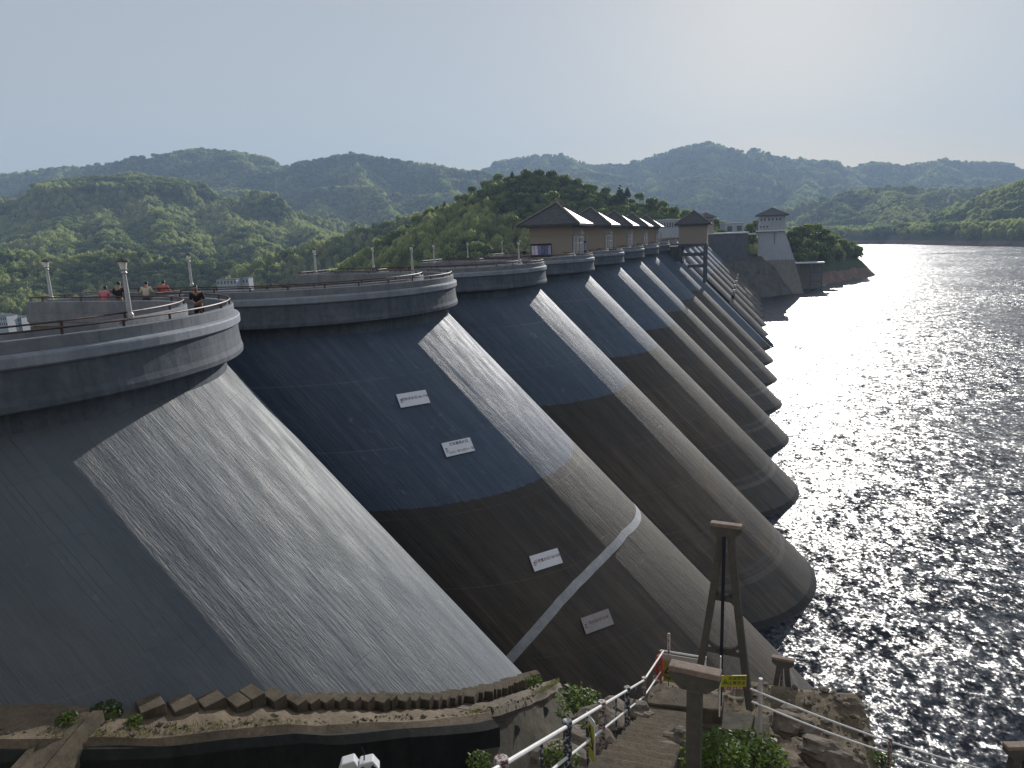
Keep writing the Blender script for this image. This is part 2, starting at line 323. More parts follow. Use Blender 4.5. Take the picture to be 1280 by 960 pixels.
# ------------------------------------------------------------ dam arches
ZR = 24.81; YC = 15.9
def sec(z): d = ZR-z; return -18.47+.975*d, 9.47-.026*d, 8.97+.0455*d
def brp(th, z, off=0.):
    a, rx, ry = sec(z); ct, st = math.cos(th), math.sin(th)
    n = Vector((ct/rx, st/ry, .975*ct/rx)).normalized()
    return Vector((a-rx+rx*ct, YC+ry*st, z)) + n*off
NECK_T, NECK_B = ZR-1.75, ZR-2.45
def collar_path(apex, rx, ry, n=49, y0=YC, ext=True):
    P = []
    if ext: P.append((apex-rx, y0-9.99))
    for th in np.linspace(-math.pi/2, math.pi/2, n): P.append((apex-rx+rx*math.cos(th), y0+ry*math.sin(th)))
    if ext: P.append((apex-rx, y0+9.99))
    return np.array(P)
CP = collar_path(-15.75, 8.6, 9.15)
def inner_path():
    P = [(-29.6, YC-7.4)]
    for th in np.linspace(-math.pi/2, math.pi/2, 37): P.append((-17.75-5.6+5.6*math.cos(th), YC+7.4*math.sin(th)))
    P += [(-29.6, YC+7.4), (-29.6, YC+12.6)]
    return np.array(P)
IP = inner_path()
def resample(P, n, a=0., b=1.):
    s = np.r_[0, np.cumsum(np.linalg.norm(np.diff(P, axis=0), axis=1))]; t = np.linspace(a*s[-1], b*s[-1], n)
    return np.stack([np.interp(t, s, P[:, 0]), np.interp(t, s, P[:, 1])], 1)
# proto meshes (centre arch 0); copies slide along +Y
def barrel_mesh(nt=121, nz=56):
    V = []; UV = []; Fc = []
    zs = np.linspace(NECK_B, -3, nz); ths = np.linspace(-math.pi/2, math.pi/2, nt)
    for j, z in enumerate(zs):
        for i, th in enumerate(ths): V.append(brp(th, z)); UV.append((th*9.2, (ZR-z)*1.4))
    for j in range(nz-1):
        for i in range(nt-1): a = j*nt+i; Fc.append((a, a+nt, a+nt+1, a+1))
    return mesh('barrel', V, Fc, True, UV)
BM = barrel_mesh(); BM.materials.append(M['barrel'])
BM0 = BM.copy(); BM0.materials.clear(); BM0.materials.append(M['barrel0'])
BM8 = BM.copy(); BM8.materials.clear(); BM8.materials.append(M['barrel8'])
def neck_mesh():
    V = []; Fc = []; nt = 61; ths = np.linspace(-math.pi/2, math.pi/2, nt)
    for z in (NECK_T+.05, NECK_B-.02):
        for th in ths: p = brp(th, NECK_B); V.append((p.x+.02, p.y, z))
    for i in range(nt-1): Fc.append((i, i+nt, i+nt+1, i+1))
    return mesh('neck', V, Fc, True)
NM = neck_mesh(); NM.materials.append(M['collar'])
zt = ZR-.17
def sw(name, path, prof, mat, closed=True, smooth=False):
    V, Fc = sweep(path, prof, closed); me = mesh(name, V, Fc, smooth); me.materials.append(mat)
    bm = bmesh.new(); bm.from_mesh(me); bmesh.ops.recalc_face_normals(bm, faces=bm.faces); bm.to_mesh(me); bm.free(); return me
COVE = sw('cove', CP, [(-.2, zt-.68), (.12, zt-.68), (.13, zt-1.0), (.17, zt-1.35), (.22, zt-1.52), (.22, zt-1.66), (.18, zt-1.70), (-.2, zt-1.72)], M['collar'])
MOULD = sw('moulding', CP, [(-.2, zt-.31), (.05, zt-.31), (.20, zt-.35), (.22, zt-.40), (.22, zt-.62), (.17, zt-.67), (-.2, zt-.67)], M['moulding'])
PAR = sw('parapet', CP, [(.04, zt-.31), (.04, zt-.02), (.02, zt), (-.16, zt), (-.18, zt-.02), (-.18, zt-1.05), (-.05, zt-1.05), (-.05, zt-.31)], M['parapet'])
NPAN = 9
PANELS = []
for k in range(NPAN):
    P = resample(CP, 9, (k+.0011)/NPAN, (k+.9989)/NPAN)
    PANELS.append(sw('parapet_panel', P, [(.04, zt-.305), (.04, zt-.02), (.02, zt), (-.16, zt), (-.18, zt-.02), (-.18, zt-1.05), (-.10, zt-1.05), (-.10, zt-.305)], M['parapet']))
BACK = sw('parapet_core', CP, [(.01, zt-.31), (.01, zt-.025), (-.15, zt-.025), (-.15, zt-.31)], M['dark'])
IPAR = sw('inner_parapet', IP, [(.12, zt-1.05), (.12, zt-.02), (.10, zt), (-.08, zt), (-.10, zt-.02), (-.10, zt-.5), (-.16, zt-.52), (-.16, zt-.85), (-.10, zt-.9), (-.10, zt-1.05)], M['parapet'])
IWALL = sw('inner_wall', IP, [(.10, zt-1.07), (-.09, zt-1.07), (-.09, -2 + 14), (.10, 12)], M['inner'])
# deck: ring between outer and inner path plus platform over the buttress
def deck_mesh():
    n = 80; a = resample(CP, n); b = resample(IP[:-1], n); z = zt-1.05
    V = [(x, y, z) for x, y in a] + [(x, y, z) for x, y in b]; Fc = [(i, i+1, n+i+1, n+i) for i in range(n-1)]
    k = len(V); V += [(-24.6, YC+9.9, z+.003), (-29.6, YC+7.4, z+.003), (-29.6, YC+12.6, z+.003), (-24.6, YC+10.1, z+.003)]; Fc.append((k, k+1, k+2, k+3))
    V2 = [(x, y, zz-.5) for x, y, zz in V]; m_ = len(V); Fc2 = [tuple(reversed([i+m_ for i in f])) for f in Fc]
    return mesh('walkway', V+V2, Fc+Fc2)
DECK = deck_mesh(); DECK.materials.append(M['deck'])
def railing_mesh(path, off, n):
    b = MB(); P = resample(path, 90); t = np.gradient(P, axis=0); t /= np.linalg.norm(t, axis=1)[:, None]; nn = np.stack([t[:, 1], -t[:, 0]], 1)
    Q = P+nn*off; b.tube([(x, y, ZR) for x, y in Q], .028, 6)
    for i in np.linspace(2, 87, n).astype(int): b.box((Q[i, 0], Q[i, 1], zt+.075), (.05, .05, .17))
    me = mesh('railing', b.v, b.f); me.materials.append(M['rail_rust']); return me
RAIL = railing_mesh(CP, -.07, 18); IRAIL = railing_mesh(IP, .02, 16)
def buttress_mesh():
    V = []
    def xf(z): a, rx, ry = sec(z); return a-rx+.25
    zs = [ZR-1.9, 12, 4, -3]; prof = [(xf(z), z) for z in zs]; back = [(-30-(ZR-z)*.55, z) for z in reversed(zs)]
    poly = prof+back; n = len(poly)
    for y in (YC+8.6, YC+11.4):
        for x, z in poly: V.append((x, y, z))
    Fc = [tuple(range(n)), tuple(reversed(range(n, 2*n)))]+[(i, i+n, (i+1) % n+n, (i+1) % n) for i in range(n)]
    me = mesh('buttress', V, Fc); bm = bmesh.new(); bm.from_mesh(me); bmesh.ops.recalc_face_normals(bm, faces=bm.faces); bm.to_mesh(me); bm.free(); me.materials.append(M['buttress']); return me
BUT = buttress_mesh()
ORD = ['nearest', 'second', 'third', 'fourth', 'fifth', 'sixth', 'seventh', 'eighth', 'ninth', 'tenth', 'eleventh', 'twelfth', 'thirteenth', 'fourteenth', 'last and farthest']
EXTRA = {0: 'grey down to the steps', 1: 'with white plaques and stripe', 2: 'behind the tall gauge stand', 3: 'just before the first gate house',
         8: 'blue grey below the gate tower', 14: 'touching the abutment'}
ARCH = []
for i in range(15):
    lab = f"{ORD[i]} sloping arch of the dam" + (', ' + EXTRA[i] if i in EXTRA else ', pale grey above, brown below')
    e = empty('dam_arch', (0, 20*i, 0), lab, 'dam arch', 'arches of the multiple arch dam'); ARCH.append(e)
    ob('barrel', BM0 if i == 0 else (BM8 if i == 8 else BM), None, e)
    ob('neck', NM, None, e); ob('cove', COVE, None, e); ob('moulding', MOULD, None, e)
    if i < 4:
        ob('parapet_core', BACK, None, e)
        for p in PANELS: ob('parapet_panel', p, None, e)
    else: ob('parapet', PAR, None, e)
    ob('inner_parapet', IPAR, None, e); ob('inner_wall', IWALL, None, e); ob('walkway', DECK, None, e)
    ob('railing', RAIL, None, e); ob('railing', IRAIL, None, e); ob('buttress', BUT, None, e)
# stripe on second arch
def ribbon(pts_th_z, wd, off):
    V = []; Fc = []
    for th, z in pts_th_z: V += [brp(th, z+wd/2, off), brp(th, z-wd/2, off)]
    for i in range(len(pts_th_z)-1): Fc.append((2*i, 2*i+1, 2*i+3, 2*i+2))
    return mesh('painted_stripe', V, Fc)
ths = np.radians(np.linspace(40, -84, 60))
zz_ = np.interp(np.degrees(ths), [-84, -77, -70.6, -64.4, -56.3, -48.2, -39.8, -30.3, -21.4, -7.9, 15.4, 40], [7.95, 8.47, 8.99, 9.46, 10.03, 10.54, 10.95, 11.27, 11.45, 11.55, 11.13, 10.7])
ob('painted_stripe', ribbon(list(zip(ths, zz_)), .30, .012), M['stripe'], ARCH[1])
# level plaques
def text_mesh(name, body, size, mat, parent, Mx, align='CENTER', ext=0.0):
    c = bpy.data.curves.new(name, 'FONT'); c.body = body; c.size = size; c.align_x = align; c.align_y = 'CENTER'; c.resolution_u = 2; c.offset = .02*size*.5
    t = bpy.data.objects.new(name, c); COL.objects.link(t); dg = bpy.context.evaluated_depsgraph_get()
    me = bpy.data.meshes.new_from_object(t.evaluated_get(dg)); bpy.data.objects.remove(t); me.materials.clear()
    o = ob(name, me, mat, parent); o.matrix_basis = Mx; return o
def plaque(px, th, z, l1, l2, mat, ink, label, sym=True):
    c = brp(math.radians(th), z, .05)+Vector((0, 20, 0)); a, rx, ry = sec(z); t = math.radians(th)
    n = Vector((math.cos(t)/rx, math.sin(t)/ry, .975*math.cos(t)/rx)).normalized()
    u = Vector((-rx*math.sin(t), ry*math.cos(t), 0)).normalized(); up = n.cross(u).normalized()
    Mx = Matrix(((u.x, up.x, n.x), (u.y, up.y, n.y), (u.z, up.z, n.z))).to_4x4(); 
    e = empty('level_plaque', c, label, 'plaque', 'water level plaques on the second arch'); e.matrix_world = Matrix.Translation(c) @ Mx
    b = MB(); b.box((0, 0, 0), (1.56, .72, .04)); b.build('board', mat, e, bevel=.008)
    T = lambda x, y: Matrix.Translation((x, y, .024))
    if sym:
        b = MB(); b.add([(-.70, .06, .023), (-.58, .06, .023), (-.64, -.04, .023)], [(2, 1, 0)]); b.box((-.64, -.07, .024), (.16, .02, .003)); b.box((-.64, -.11, .024), (.09, .02, .003)); b.build('level_mark', ink, e)
    text_mesh('lettering', l1, .165 if l2 is None else .17, ink, e, T(.10, .03 if l2 is None else .2))
    if l2: text_mesh('lettering', l2, .15, ink, e, T(.03, -.2))
plaque(0, -37.5, 19.25, '校核洪水位140.77米', None, M['plaque'], M['ink_blue'], 'topmost white water level plaque on the second arch, one line of dark letters')
plaque(0, -37.5, 17.0, '历史最高水位', '一九九一年七月十一日', M['plaque'], M['ink_blue'], 'second white level plaque from the top, two lines of dark letters')
plaque(0, -42, 12.1, '正常蓄水位128.00米', None, M['plaque'], M['ink_red'], 'white level plaque on the brown lower part, just above the white stripe')
plaque(0, -43.5, 9.5, '死水位107.07米', None, M['plaque_old'], M['ink_red'], 'lowest level plaque, faded grey, below the white stripe')
# bright brackets on the far arches
for i, (x, y) in enumerate([(920, 339), (926, 346), (934, 349), (934, 358), (933, 365), (933, 372), (932, 380)]):
    k = 13-i//1.4; k = int(k); z = 9.5; p = brp(math.radians(0), z, .25)
    b = MB(); b.box(p, (.7, .7, .8)); b.build('bracket', M['white'], ARCH[max(9, 14-i)])

# ------------------------------------------------------------ lamps
def make_lamp():
    e = empty('crest_lamp', (0, 0, 0), 'x', 'lamp post', 'lamp posts on the dam crest')
    b = MB(); b.lathe([(.11, 0), (.11, .1), (.075, .16), (.068, .8), (.052, 1.28), (.05, 1.3)], 10); b.build('pole', M['lamp_paint'], e, smooth=False)
    b = MB(); b.lathe([(.05, 1.3), (.09, 1.34), (.06, 1.40), (.10, 1.44), (.10, 1.46)], 10); b.build('capital', M['lamp_paint'], e)
    b = MB(); b.lathe([(.085, 1.46), (.125, 1.66), (.125, 1.67)], 8); b.build('lantern', M['lantern'], e)
    b = MB(); b.lathe([(.19, 1.67), (.19, 1.70), (.10, 1.76), (.02, 1.80)], 10); b.build('lamp_cap', M['lamp_dark'], e); return e
lamps = []
base_lamp = make_lamp()
def lamp(x, y, lab):
    o = base_lamp if not lamps else copy_tree(base_lamp)
    o.location = (x, y, zt+.0); o['label'] = lab; lamps.append(o)
p = atz(163, 397, zt); lamp(p[0], p[1], 'nearest crest lamp post, on the curved inner parapet above the first arch')
p = atz(65, 377, zt); lamp(-29.4, p[1]*(-29.4/p[0]), 'leftmost crest lamp post, beside the visitors in pink and black')
d = ray(240, 359); lamp(d[0]/d[0]*-29.6, d[1]/d[0]*-29.6, 'crest lamp post at the first arch joint, right of the visitor in red')
for x, y, l in [(395, 342, 'crest lamp post standing at the left end of the second arch inner wall'), (516, 341, 'crest lamp post at the rounded end of the second arch inner wall'), (467, 335, 'crest lamp post between the second and third arches, against the trees'),
                (543, 329, 'crest lamp post at the left end of the third arch inner wall'), (585, 322, 'slim crest lamp post behind the third arch parapet'), (649, 329, 'crest lamp post beside the dark dressed visitor near the first gate house')]:
    d = ray(x, y); D = (zt-H)/d[2]; X = d[0]*D
    lamp(X, d[1]*D, l)
p = ray(628, 318); D = (zt-H)/p[2]; lamp(p[0]*D, p[1]*D, 'farthest crest lamp post, left of the first gate house')

# ------------------------------------------------------------ people
def skin_mesh(name, pts, edges, radii, mat, parent, root=0, sub=1):
    me = bpy.data.meshes.new(name); me.from_pydata([tuple(p) for p in pts], edges, []); me.materials.append(mat)
    o = bpy.data.objects.new(name, me); COL.objects.link(o)
    m = o.modifiers.new('skin', 'SKIN'); m.use_smooth_shade = True
    for i, r in enumerate(radii): me.skin_vertices[0].data[i].radius = (r, r) if not isinstance(r, tuple) else r
    me.skin_vertices[0].data[root].use_root = True
    s = o.modifiers.new('sub', 'SUBSURF'); s.levels = sub; s.render_levels = sub
    dg = bpy.context.evaluated_depsgraph_get(); m2 = bpy.data.meshes.new_from_object(o.evaluated_get(dg)); bpy.data.objects.remove(o)
    m2.shade_smooth(); return ob(name, m2, mat, parent)
def person(loc, face, label, shirt, pants, lean=.25, hgt=1.65, long_hair=False, arms='rail', head_turn=0, bun=False):
    """face: heading angle (rad) the person faces, measured from +Y clockwise; lean: forward bend of torso"""
    e = empty('person', loc, label, 'person', 'visitors on the dam crest', rz=-face); e.scale = (hgt/1.65,)*3
    ls, lc = math.sin(lean), math.cos(lean)
    def T(up, fwd=0, x=0): return (x, up*ls+fwd*lc, .9+up*lc-fwd*ls)
    neck = T(.52, .02); head = (T(.70, .05)[0], T(.70, .05)[1]+.03, T(.70, .05)[2])
    P = [(0, 0, .9), T(.22), T(.42), neck, (head[0], head[1], head[2]-.04), (head[0], head[1], head[2]+.04)]
    E_ = [(0, 1), (1, 2), (2, 3), (3, 4), (4, 5)]; R_ = [(.15, .11), (.13, .10), (.16, .10), .055, .085, .085]
    for s in (-1, 1):
        k = len(P)
        P += [(s*.09, 0, .82), (s*.10, .01, .46), (s*.10, -.02, .09), (s*.11, .12, .04)]; E_ += [(0, k), (k, k+1), (k+1, k+2), (k+2, k+3)]; R_ += [.09, .06, .045, .04]
        k = len(P); sh = T(.44, 0, s*.19)
        if arms == 'rail': el = T(.22, .12, s*.27); ha = (s*.12, el[1]+.22, 1.10)
        elif arms == 'hold': el = T(.20, .08, s*.24); ha = T(.20, .30, s*.04)
        else: el = T(.2, -.02, s*.26); ha = T(-.02, .06, s*.26)
        P += [sh, el, ha]; E_ += [(2, k), (k, k+1), (k+1, k+2)]; R_ += [.06, .045, .032]
        for q in range(5):
            kk = len(P); dx = (q-2)*.018; P.append((ha[0]+dx*1.0, ha[1]+.045-.006*abs(q-2), ha[2]-.02-(.02 if q in (0, 4) else 0)));P.append((ha[0]+dx*1.2, ha[1]+.075-.012*abs(q-2), ha[2]-.05)); E_ += [(k+2, kk), (kk, kk+1)]; R_ += [.010, .008]
    skin_mesh('body', P, E_, R_, M['skin'], e)
    # clothes
    cm = cloth('shirt_'+label.split()[0], shirt); pmn = cloth('trousers_'+label.split()[0], pants)
    P = [T(-.04), T(.22), T(.42), T(.47, .01)]; E_ = [(0, 1), (1, 2), (2, 3)]; R_ = [(.18, .14), (.16, .13), (.19, .13), .08]
    for s in (-1, 1):
        k = len(P); sh = T(.44, 0, s*.19)
        el = T(.22, .12, s*.27) if arms == 'rail' else (T(.20, .08, s*.24) if arms == 'hold' else T(.2, -.02, s*.26))
        P += [sh, el]; E_ += [(2, k), (k, k+1)]; R_ += [.085, .068]
    skin_mesh('shirt', P, E_, R_, cm, e)
    P = [(0, 0, .92), (0, 0, .84)]; E_ = [(0, 1)]; R_ = [(.165, .13), (.17, .13)]
    for s in (-1, 1):
        k = len(P); P += [(s*.10, 0, .74), (s*.10, .01, .46), (s*.10, -.02, .12)]; E_ += [(1, k), (k, k+1), (k+1, k+2)]; R_ += [.10, .078, .068]
    skin_mesh('trousers', P, E_, R_, pmn, e)
    h = Vector(head); P = [h+Vector((0, .005, .075)), h+Vector((0, -.045, .02)), h+Vector((0, -.06, -.07))]; R_ = [.092, .10, .07]
    if long_hair: P += [h+Vector((0, -.10, -.2)), h+Vector((0, -.12, -.34))]; R_ += [.075, .05]
    skin_mesh('hair', P, [(i, i+1) for i in range(len(P)-1)], R_, M['hair'], e)
    b = MB(); b.box(h+Vector((0, .088, -.01)), (.022, .03, .04)); b.build('nose', M['skin'], e)
    b = MB(); b.box(h+Vector((-.033, .080, .02)), (.022, .01, .010)); b.box(h+Vector((.033, .080, .02)), (.022, .01, .010)); b.build('eye', M['black'], e)
    b = MB(); b.box(h+Vector((0, .078, -.055)), (.045, .01, .010)); b.build('mouth', M['ink_red'], e); return e
dk = zt-1.05
def ppos(px, py, D): p = atd(px, py, D); return (p[0], p[1], dk)
def on_deck(px, py, zh):   # place so that a point at height zh above deck projects there
    p = atz(px, py, dk+zh); return (p[0], p[1], dk)
man = person(on_deck(246, 364, 1.42), 2.6, 'man in black shirt leaning at the outer rail of the nearest arch, hands together', (.014, .014, .018), (.02, .02, .025), .32, 1.68, arms='hold')
def by_x(px, X, **k):
    d = ray(px, 370); return (X, d[1]*X/d[0], dk)
person(by_x(129, -27.6), -.45, 'woman in pink top leaning on the far rail beside a person in black', (.50, .16, .20), (.03, .03, .05), .45, 1.6, True)
person(by_x(148.5, -27.4), -.4, 'person in black standing right of the woman in pink', (.015, .018, .016), (.015, .015, .02), .15, 1.68)
person(by_x(182.5, -27.6), -.5, 'woman in cream shirt leaning on the far rail, left of the one in red', (.55, .50, .38), (.05, .05, .07), .38, 1.62)
person(by_x(204, -27.3), -.5, 'visitor in red shirt leaning on the far rail', (.50, .09, .07), (.04, .04, .06), .42, 1.62)
p = on_deck(655, 318, 1.0); person(p, 0, 'distant person in dark clothes standing beside a lamp post near the first gate house', (.02, .02, .022), (.02, .02, .022), .1, 1.7, arms='down')

# ------------------------------------------------------------ gate houses
def hip_roof(bld, c, wx, wy, z0, zap, over, thick=.25):
    x, y = c; hx, hy = wx/2+over, wy/2+over
    b = MB(); b.add([(x-hx, y-hy, z0), (x+hx, y-hy, z0), (x+hx, y+hy, z0), (x-hx, y+hy, z0), (x, y, zap)], [(0, 1, 4), (1, 2, 4), (2, 3, 4), (3, 0, 4)])
    b.add([(x-hx, y-hy, z0-thick), (x+hx, y-hy, z0-thick), (x+hx, y+hy, z0-thick), (x-hx, y+hy, z0-thick)], [(3, 2, 1, 0)])
    b.f += [(0, 5, 6, 1), (1, 6, 7, 2), (2, 7, 8, 3), (3, 8, 5, 0)]
    r = b.build('roof', M['roof'], bld)
    b = MB()
    for sx, sy in ((-1, -1), (1, -1), (1, 1), (-1, 1)): b.tube([(x+sx*hx, y+sy*hy, z0+.05), (x, y, zap+.06)], .12, 5)
    rr = b.build('ridge', M['ridge'], r); return r
def gate_house(i, lab):
    X, Y = -21.74, 85.2+20*i
    e = empty('gate_house', (X, Y, dk), lab, 'gate house', 'tile roofed gate houses along the crest')
    zw0, zw1 = 0, 4.3
    b = MB(); b.box((0, 0, zw1/2), (5.0, 6.2, zw1)); b.build('wall', M['house'], e)
    b = MB(); b.box((0, 0, zw1-1.0), (5.2, 6.4, .22)); b.box((0, 0, zw1-.12), (5.5, 6.7, .24)); b.build('cornice', M['house'], e)
    hip_roof(e, (0, 0), 5.0, 6.2, 4.45, 7.0, 1.2)
    b = MB(); b.box((2.54, -1.2, 1.6), (.10, 2.6, 2.6)); b.box((2.54, 1.9, 1.6), (.10, 1.6, 2.6)); f = b.build('window', M['window_light'], e)
    b = MB()
    for yy in (-2.5, -1.2, .1, 1.1, 2.7): b.box((2.60, yy, 1.6), (.06, .10, 2.7))
    for z_ in (.3, 2.2, 2.9): b.box((2.60, -.0, z_), (.07, 5.4, .08))
    b.build('window_frame', M['white'], f)
    # verandah post at the water side
    for yy in (-3.0, 3.0):
        b = MB(); b.box((3.0, yy, 1.6), (.16, .16, 3.2)); b.build('pillar', M['house'], e)
    # shop opening in the near face
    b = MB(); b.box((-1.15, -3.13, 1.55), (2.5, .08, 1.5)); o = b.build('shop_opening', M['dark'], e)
    cols = [(.50, .48, .62), (.62, .60, .70), (.20, .20, .42), (.12, .13, .28), (.16, .16, .30), (.3, .3, .45)]
    for k, c in enumerate(cols[: 6 if i < 2 else 3]):
        b = MB(); b.box((-2.1+k*.40, -3.20-.01*k, 1.55), (.36, .03, 1.05)); b.build('hanging_print', plain('print_cloth', c, .7), o)
    b = MB(); b.box((-1.1, -3.55, .45), (2.4, .5, .7)); b.build('counter', M['dark'], e)
    return e
for i, l in enumerate(['first and largest looking brown gate house, hanging prints in its opening', 'second brown gate house along the crest, clothes hanging beside it', 'third gate house along the crest, between the second and the fourth', 'fourth gate house along the crest', 'fifth gate house, smallest looking of the row before the gap']): gate_house(i, l)
def gate_tower():
    e = empty('gate_tower', (-11, 160, 0), 'brown gate tower standing out on concrete legs over the ninth arch', 'gate tower')
    b = MB(); b.box((0, 0, 26.2), (5.7, 5.6, 4.0)); b.build('wall', M['house'], e)
    hip_roof(e, (0, 0), 5.7, 5.6, 28.3, 31.0, .85)
    b = MB(); b.box((0, 0, 23.9), (5.9, 5.8, .6)); b.build('floor_slab', M['collar'], e)
    for x, y, z0 in ((-2.5, -2.5, 21), (2.5, -2.5, 16.0), (-2.5, 2.5, 20), (2.5, 2.5, 16.)):
        b = MB(); b.box((x, y, (z0+23.6)/2), (.6, .6, 23.6-z0)); b.build('leg', M['collar'], e)
    for x0, x1, z in ((-2.5, 2.5, 22.0), (-1, 2.5, 19.6)):
        b = MB(); b.box(((x0+x1)/2, -2.5, z), (x1-x0, .4, .7)); b.build('beam', M['collar'], e)
    b = MB(); b.box((-4.6, 0, 22.2), (5., 5.0, 3.2)); b.build('access_block', M['buttress'], e)
    # gate tracks going down the slope
    for yy in (-1.6, 1.6):
        b = MB(); q = [brp(math.radians(yy*5), z, .35) for z in np.linspace(20, -.5, 12)]; b.tube([(v.x+11, yy+ (175.9-160), v.z) for v in q], .28, 6); b.build('gate_track', M['collar'], e)
    b = MB(); q = [brp(math.radians(-6), z, .55) for z in (15.5, 10)]; b.tube([(v.x+11, 14.2, v.z) for v in q], .3, 6); b.build('gate_leaf', M['dark'], e)
    return e
gate_tower()
# far intake tower
def intake_tower():
    Y = 330; e = empty('intake_tower', (9.3, Y, 0), 'pale blue intake tower with a dark hipped roof at the far end of the dam', 'tower')
    x0, x1 = -5.6, 5.6
    b = MB(); b.box((0, 0, 29.2), (10.6, 10, 6.0)); b.build('wall', M['whitewall'], e)
    hip_roof(e, (0, 0), 10.6, 10, 32.4, 35.4, 1.3, .35)
    for xx in (-4.2, -2.9, -1.2, .2, 1.8, 3.1):
        f = MB().box((xx, -5.03, 30.6), (1.0, .08, 1.3)).build('window', M['white'], e); MB().box((xx, -5.09, 30.6), (.8, .05, 1.1)).build('pane', M['glass'], f)
    for k in range(3):
        f = MB().box((-4.4+k*1.3, -5.03, 27.6), (1.1, .08, 1.1)).build('window', M['white'], e); MB().box((-4.4+k*1.3, -5.09, 27.6), (.9, .05, .9)).build('pane', M['glass'], f)
    MB().box((0, 0, 26.0), (12.4, 12, .5)).build('balcony', M['white'], e)
    b = MB()
    for xx in np.linspace(-6.1, 6.1, 12): b.box((xx, -5.9, 26.8), (.1, .1, 1.1))
    b.box((0, -5.9, 27.35), (12.3, .1, .1)); b.build('balcony_railing', M['white'], e)
    def block(name, xa, xb, xc, xd, zt_, zb, y0, y1, mat):
        b = MB(); b.prism([(xa, y0, zt_), (xb, y0, zt_), (xb, y1, zt_), (xa, y1, zt_)], [(xc, y0-2, zb), (xd, y0-2, zb), (xd, y1, zb), (xc, y1, zb)]); return b.build(name, mat, e)
    block('shaft', -5.2, 5.2, -5.2, 9.2, 25.7, 14, -5, 7, M['whitewall'])
    block('shaft_base', -5.2, 9.2, -5.4, 13.5, 13.99, -1, -7, 7, M['dirtywall'])
    MB().box((1.2, -5.6, 21), (.35, .6, 9)).build('pilaster', M['dirtywall'], e)
    for xx in (-4.9, -3.3, -1.9):
        MB().box((xx, -5.3, 20.5), (.3, .5, 10)).build('pilaster', M['whitewall'], e)
    MB().box((-8.5, -2, 24.9), (6.5, 4, .7)).build('footbridge', M['white'], e)
intake_tower()
def abutment():
    e = empty('abutment_wall', (-8, 322, 0), 'long grey blue abutment wall joining the last arch to the far tower', 'wall')
    b = MB(); b.prism([(-22, -12, 25.4), (8, -4, 25.4), (8, 10, 25.4), (-22, 10, 25.4)], [(-22, -14, 0), (8, -6, 0), (8, 10, 0), (-22, 10, 0)]); b.build('wall', M['buttress'], e)
    b = MB(); b.prism([(-22, -12.3, 25.9), (8.2, -4.3, 25.9), (8.2, 10, 25.9), (-22, 10, 25.9)], [(-22, -12.3, 25.41), (8.2, -4.3, 25.41), (8.2, 10, 25.41), (-22, 10, 25.41)]); b.build('coping', M['white'], e)
abutment()
def rock_bank():
    xs = np.arange(-30, 24, .9); ys = np.arange(296, 346, .9); XX, YY = np.meshgrid(xs, ys)
    ZZ = np.clip((YY-303-XX*.30)*.95, -3, 15)+(vnoise(XX+70, YY, 4.)-.5)*3.2+(vnoise(XX+70, YY, 1.6)-.5)*1.8-np.maximum(XX-6, 0)*.9; I = np.arange(XX.size).reshape(XX.shape)
    tag(ob('rock_bank', mesh('rock_bank', np.stack([XX, YY, ZZ], -1).reshape(-1, 3), np.stack([I[:-1, :-1], I[:-1, 1:], I[1:, 1:], I[1:, :-1]], -1).reshape(-1, 4)), concrete('dark_bank_rock', (.04, .042, .048), (.17, .165, .16), .35, 1., .9)), kind='structure')
# buildings behind the crest
CLEAR = []
def small_building(name, px0, px1, py0, py1, D, lab, mat, roofm=None, rows=1, colsn=4, dy=8, flat=True):
    a = atd(px0, py1, D); b_ = atd(px1, py1, D); top = atd((px0+px1)/2, py0, D)[2]
    cx, cyy = (a[0]+b_[0])/2, (a[1]+b_[1])/2; L = math.hypot(b_[0]-a[0], b_[1]-a[1]); z0 = min(a[2], b_[2]); h = top-z0
    if name == 'valley_building' and D < 500: CLEAR.append((cx, cyy))
    e = empty(name, (cx, cyy, z0), lab, 'building', rz=math.atan2(b_[1]-a[1], b_[0]-a[0]))
    ext = 6 if name != 'valley_building' else max(2, z0-float(terrain(np.array([cx]), np.array([cyy]))[0])+3)
    MB().box((0, dy/2, h/2-ext/2), (L, dy, h+ext)).build('wall', mat, e)
    if flat: MB().box((0, dy/2, h+.15), (L+.6, dy+.6, .3)).build('roof', roofm or M['white'], e)
    else: hip_roof(e, (0, dy/2), L, dy, h+.2, h+2.2, .8)
    for r in range(rows):
        for c in range(colsn):
            x = -L/2+(c+.5)*L/colsn; z = h*(r+.5)/rows
            f = MB().box((x, -.03, z), (L/colsn*.5, .08, h/rows*.5)).build('window', M['glass'], e)
    return e
small_building('gatekeeper_hut', 906, 930, 279, 292, 335, 'small white flat roofed hut on the abutment left of the far tower', M['whitewall'], colsn=2)
small_building('glazed_shelter', 826, 849, 275, 287, 290, 'pale shelter with glazed bays behind the crest, left of the gate tower', M['whitewall'], colsn=7)
small_building('brown_roofed_house', 878, 892, 272, 284, 300, 'brown roofed house among trees behind the gate tower', M['house'], colsn=2, flat=False)
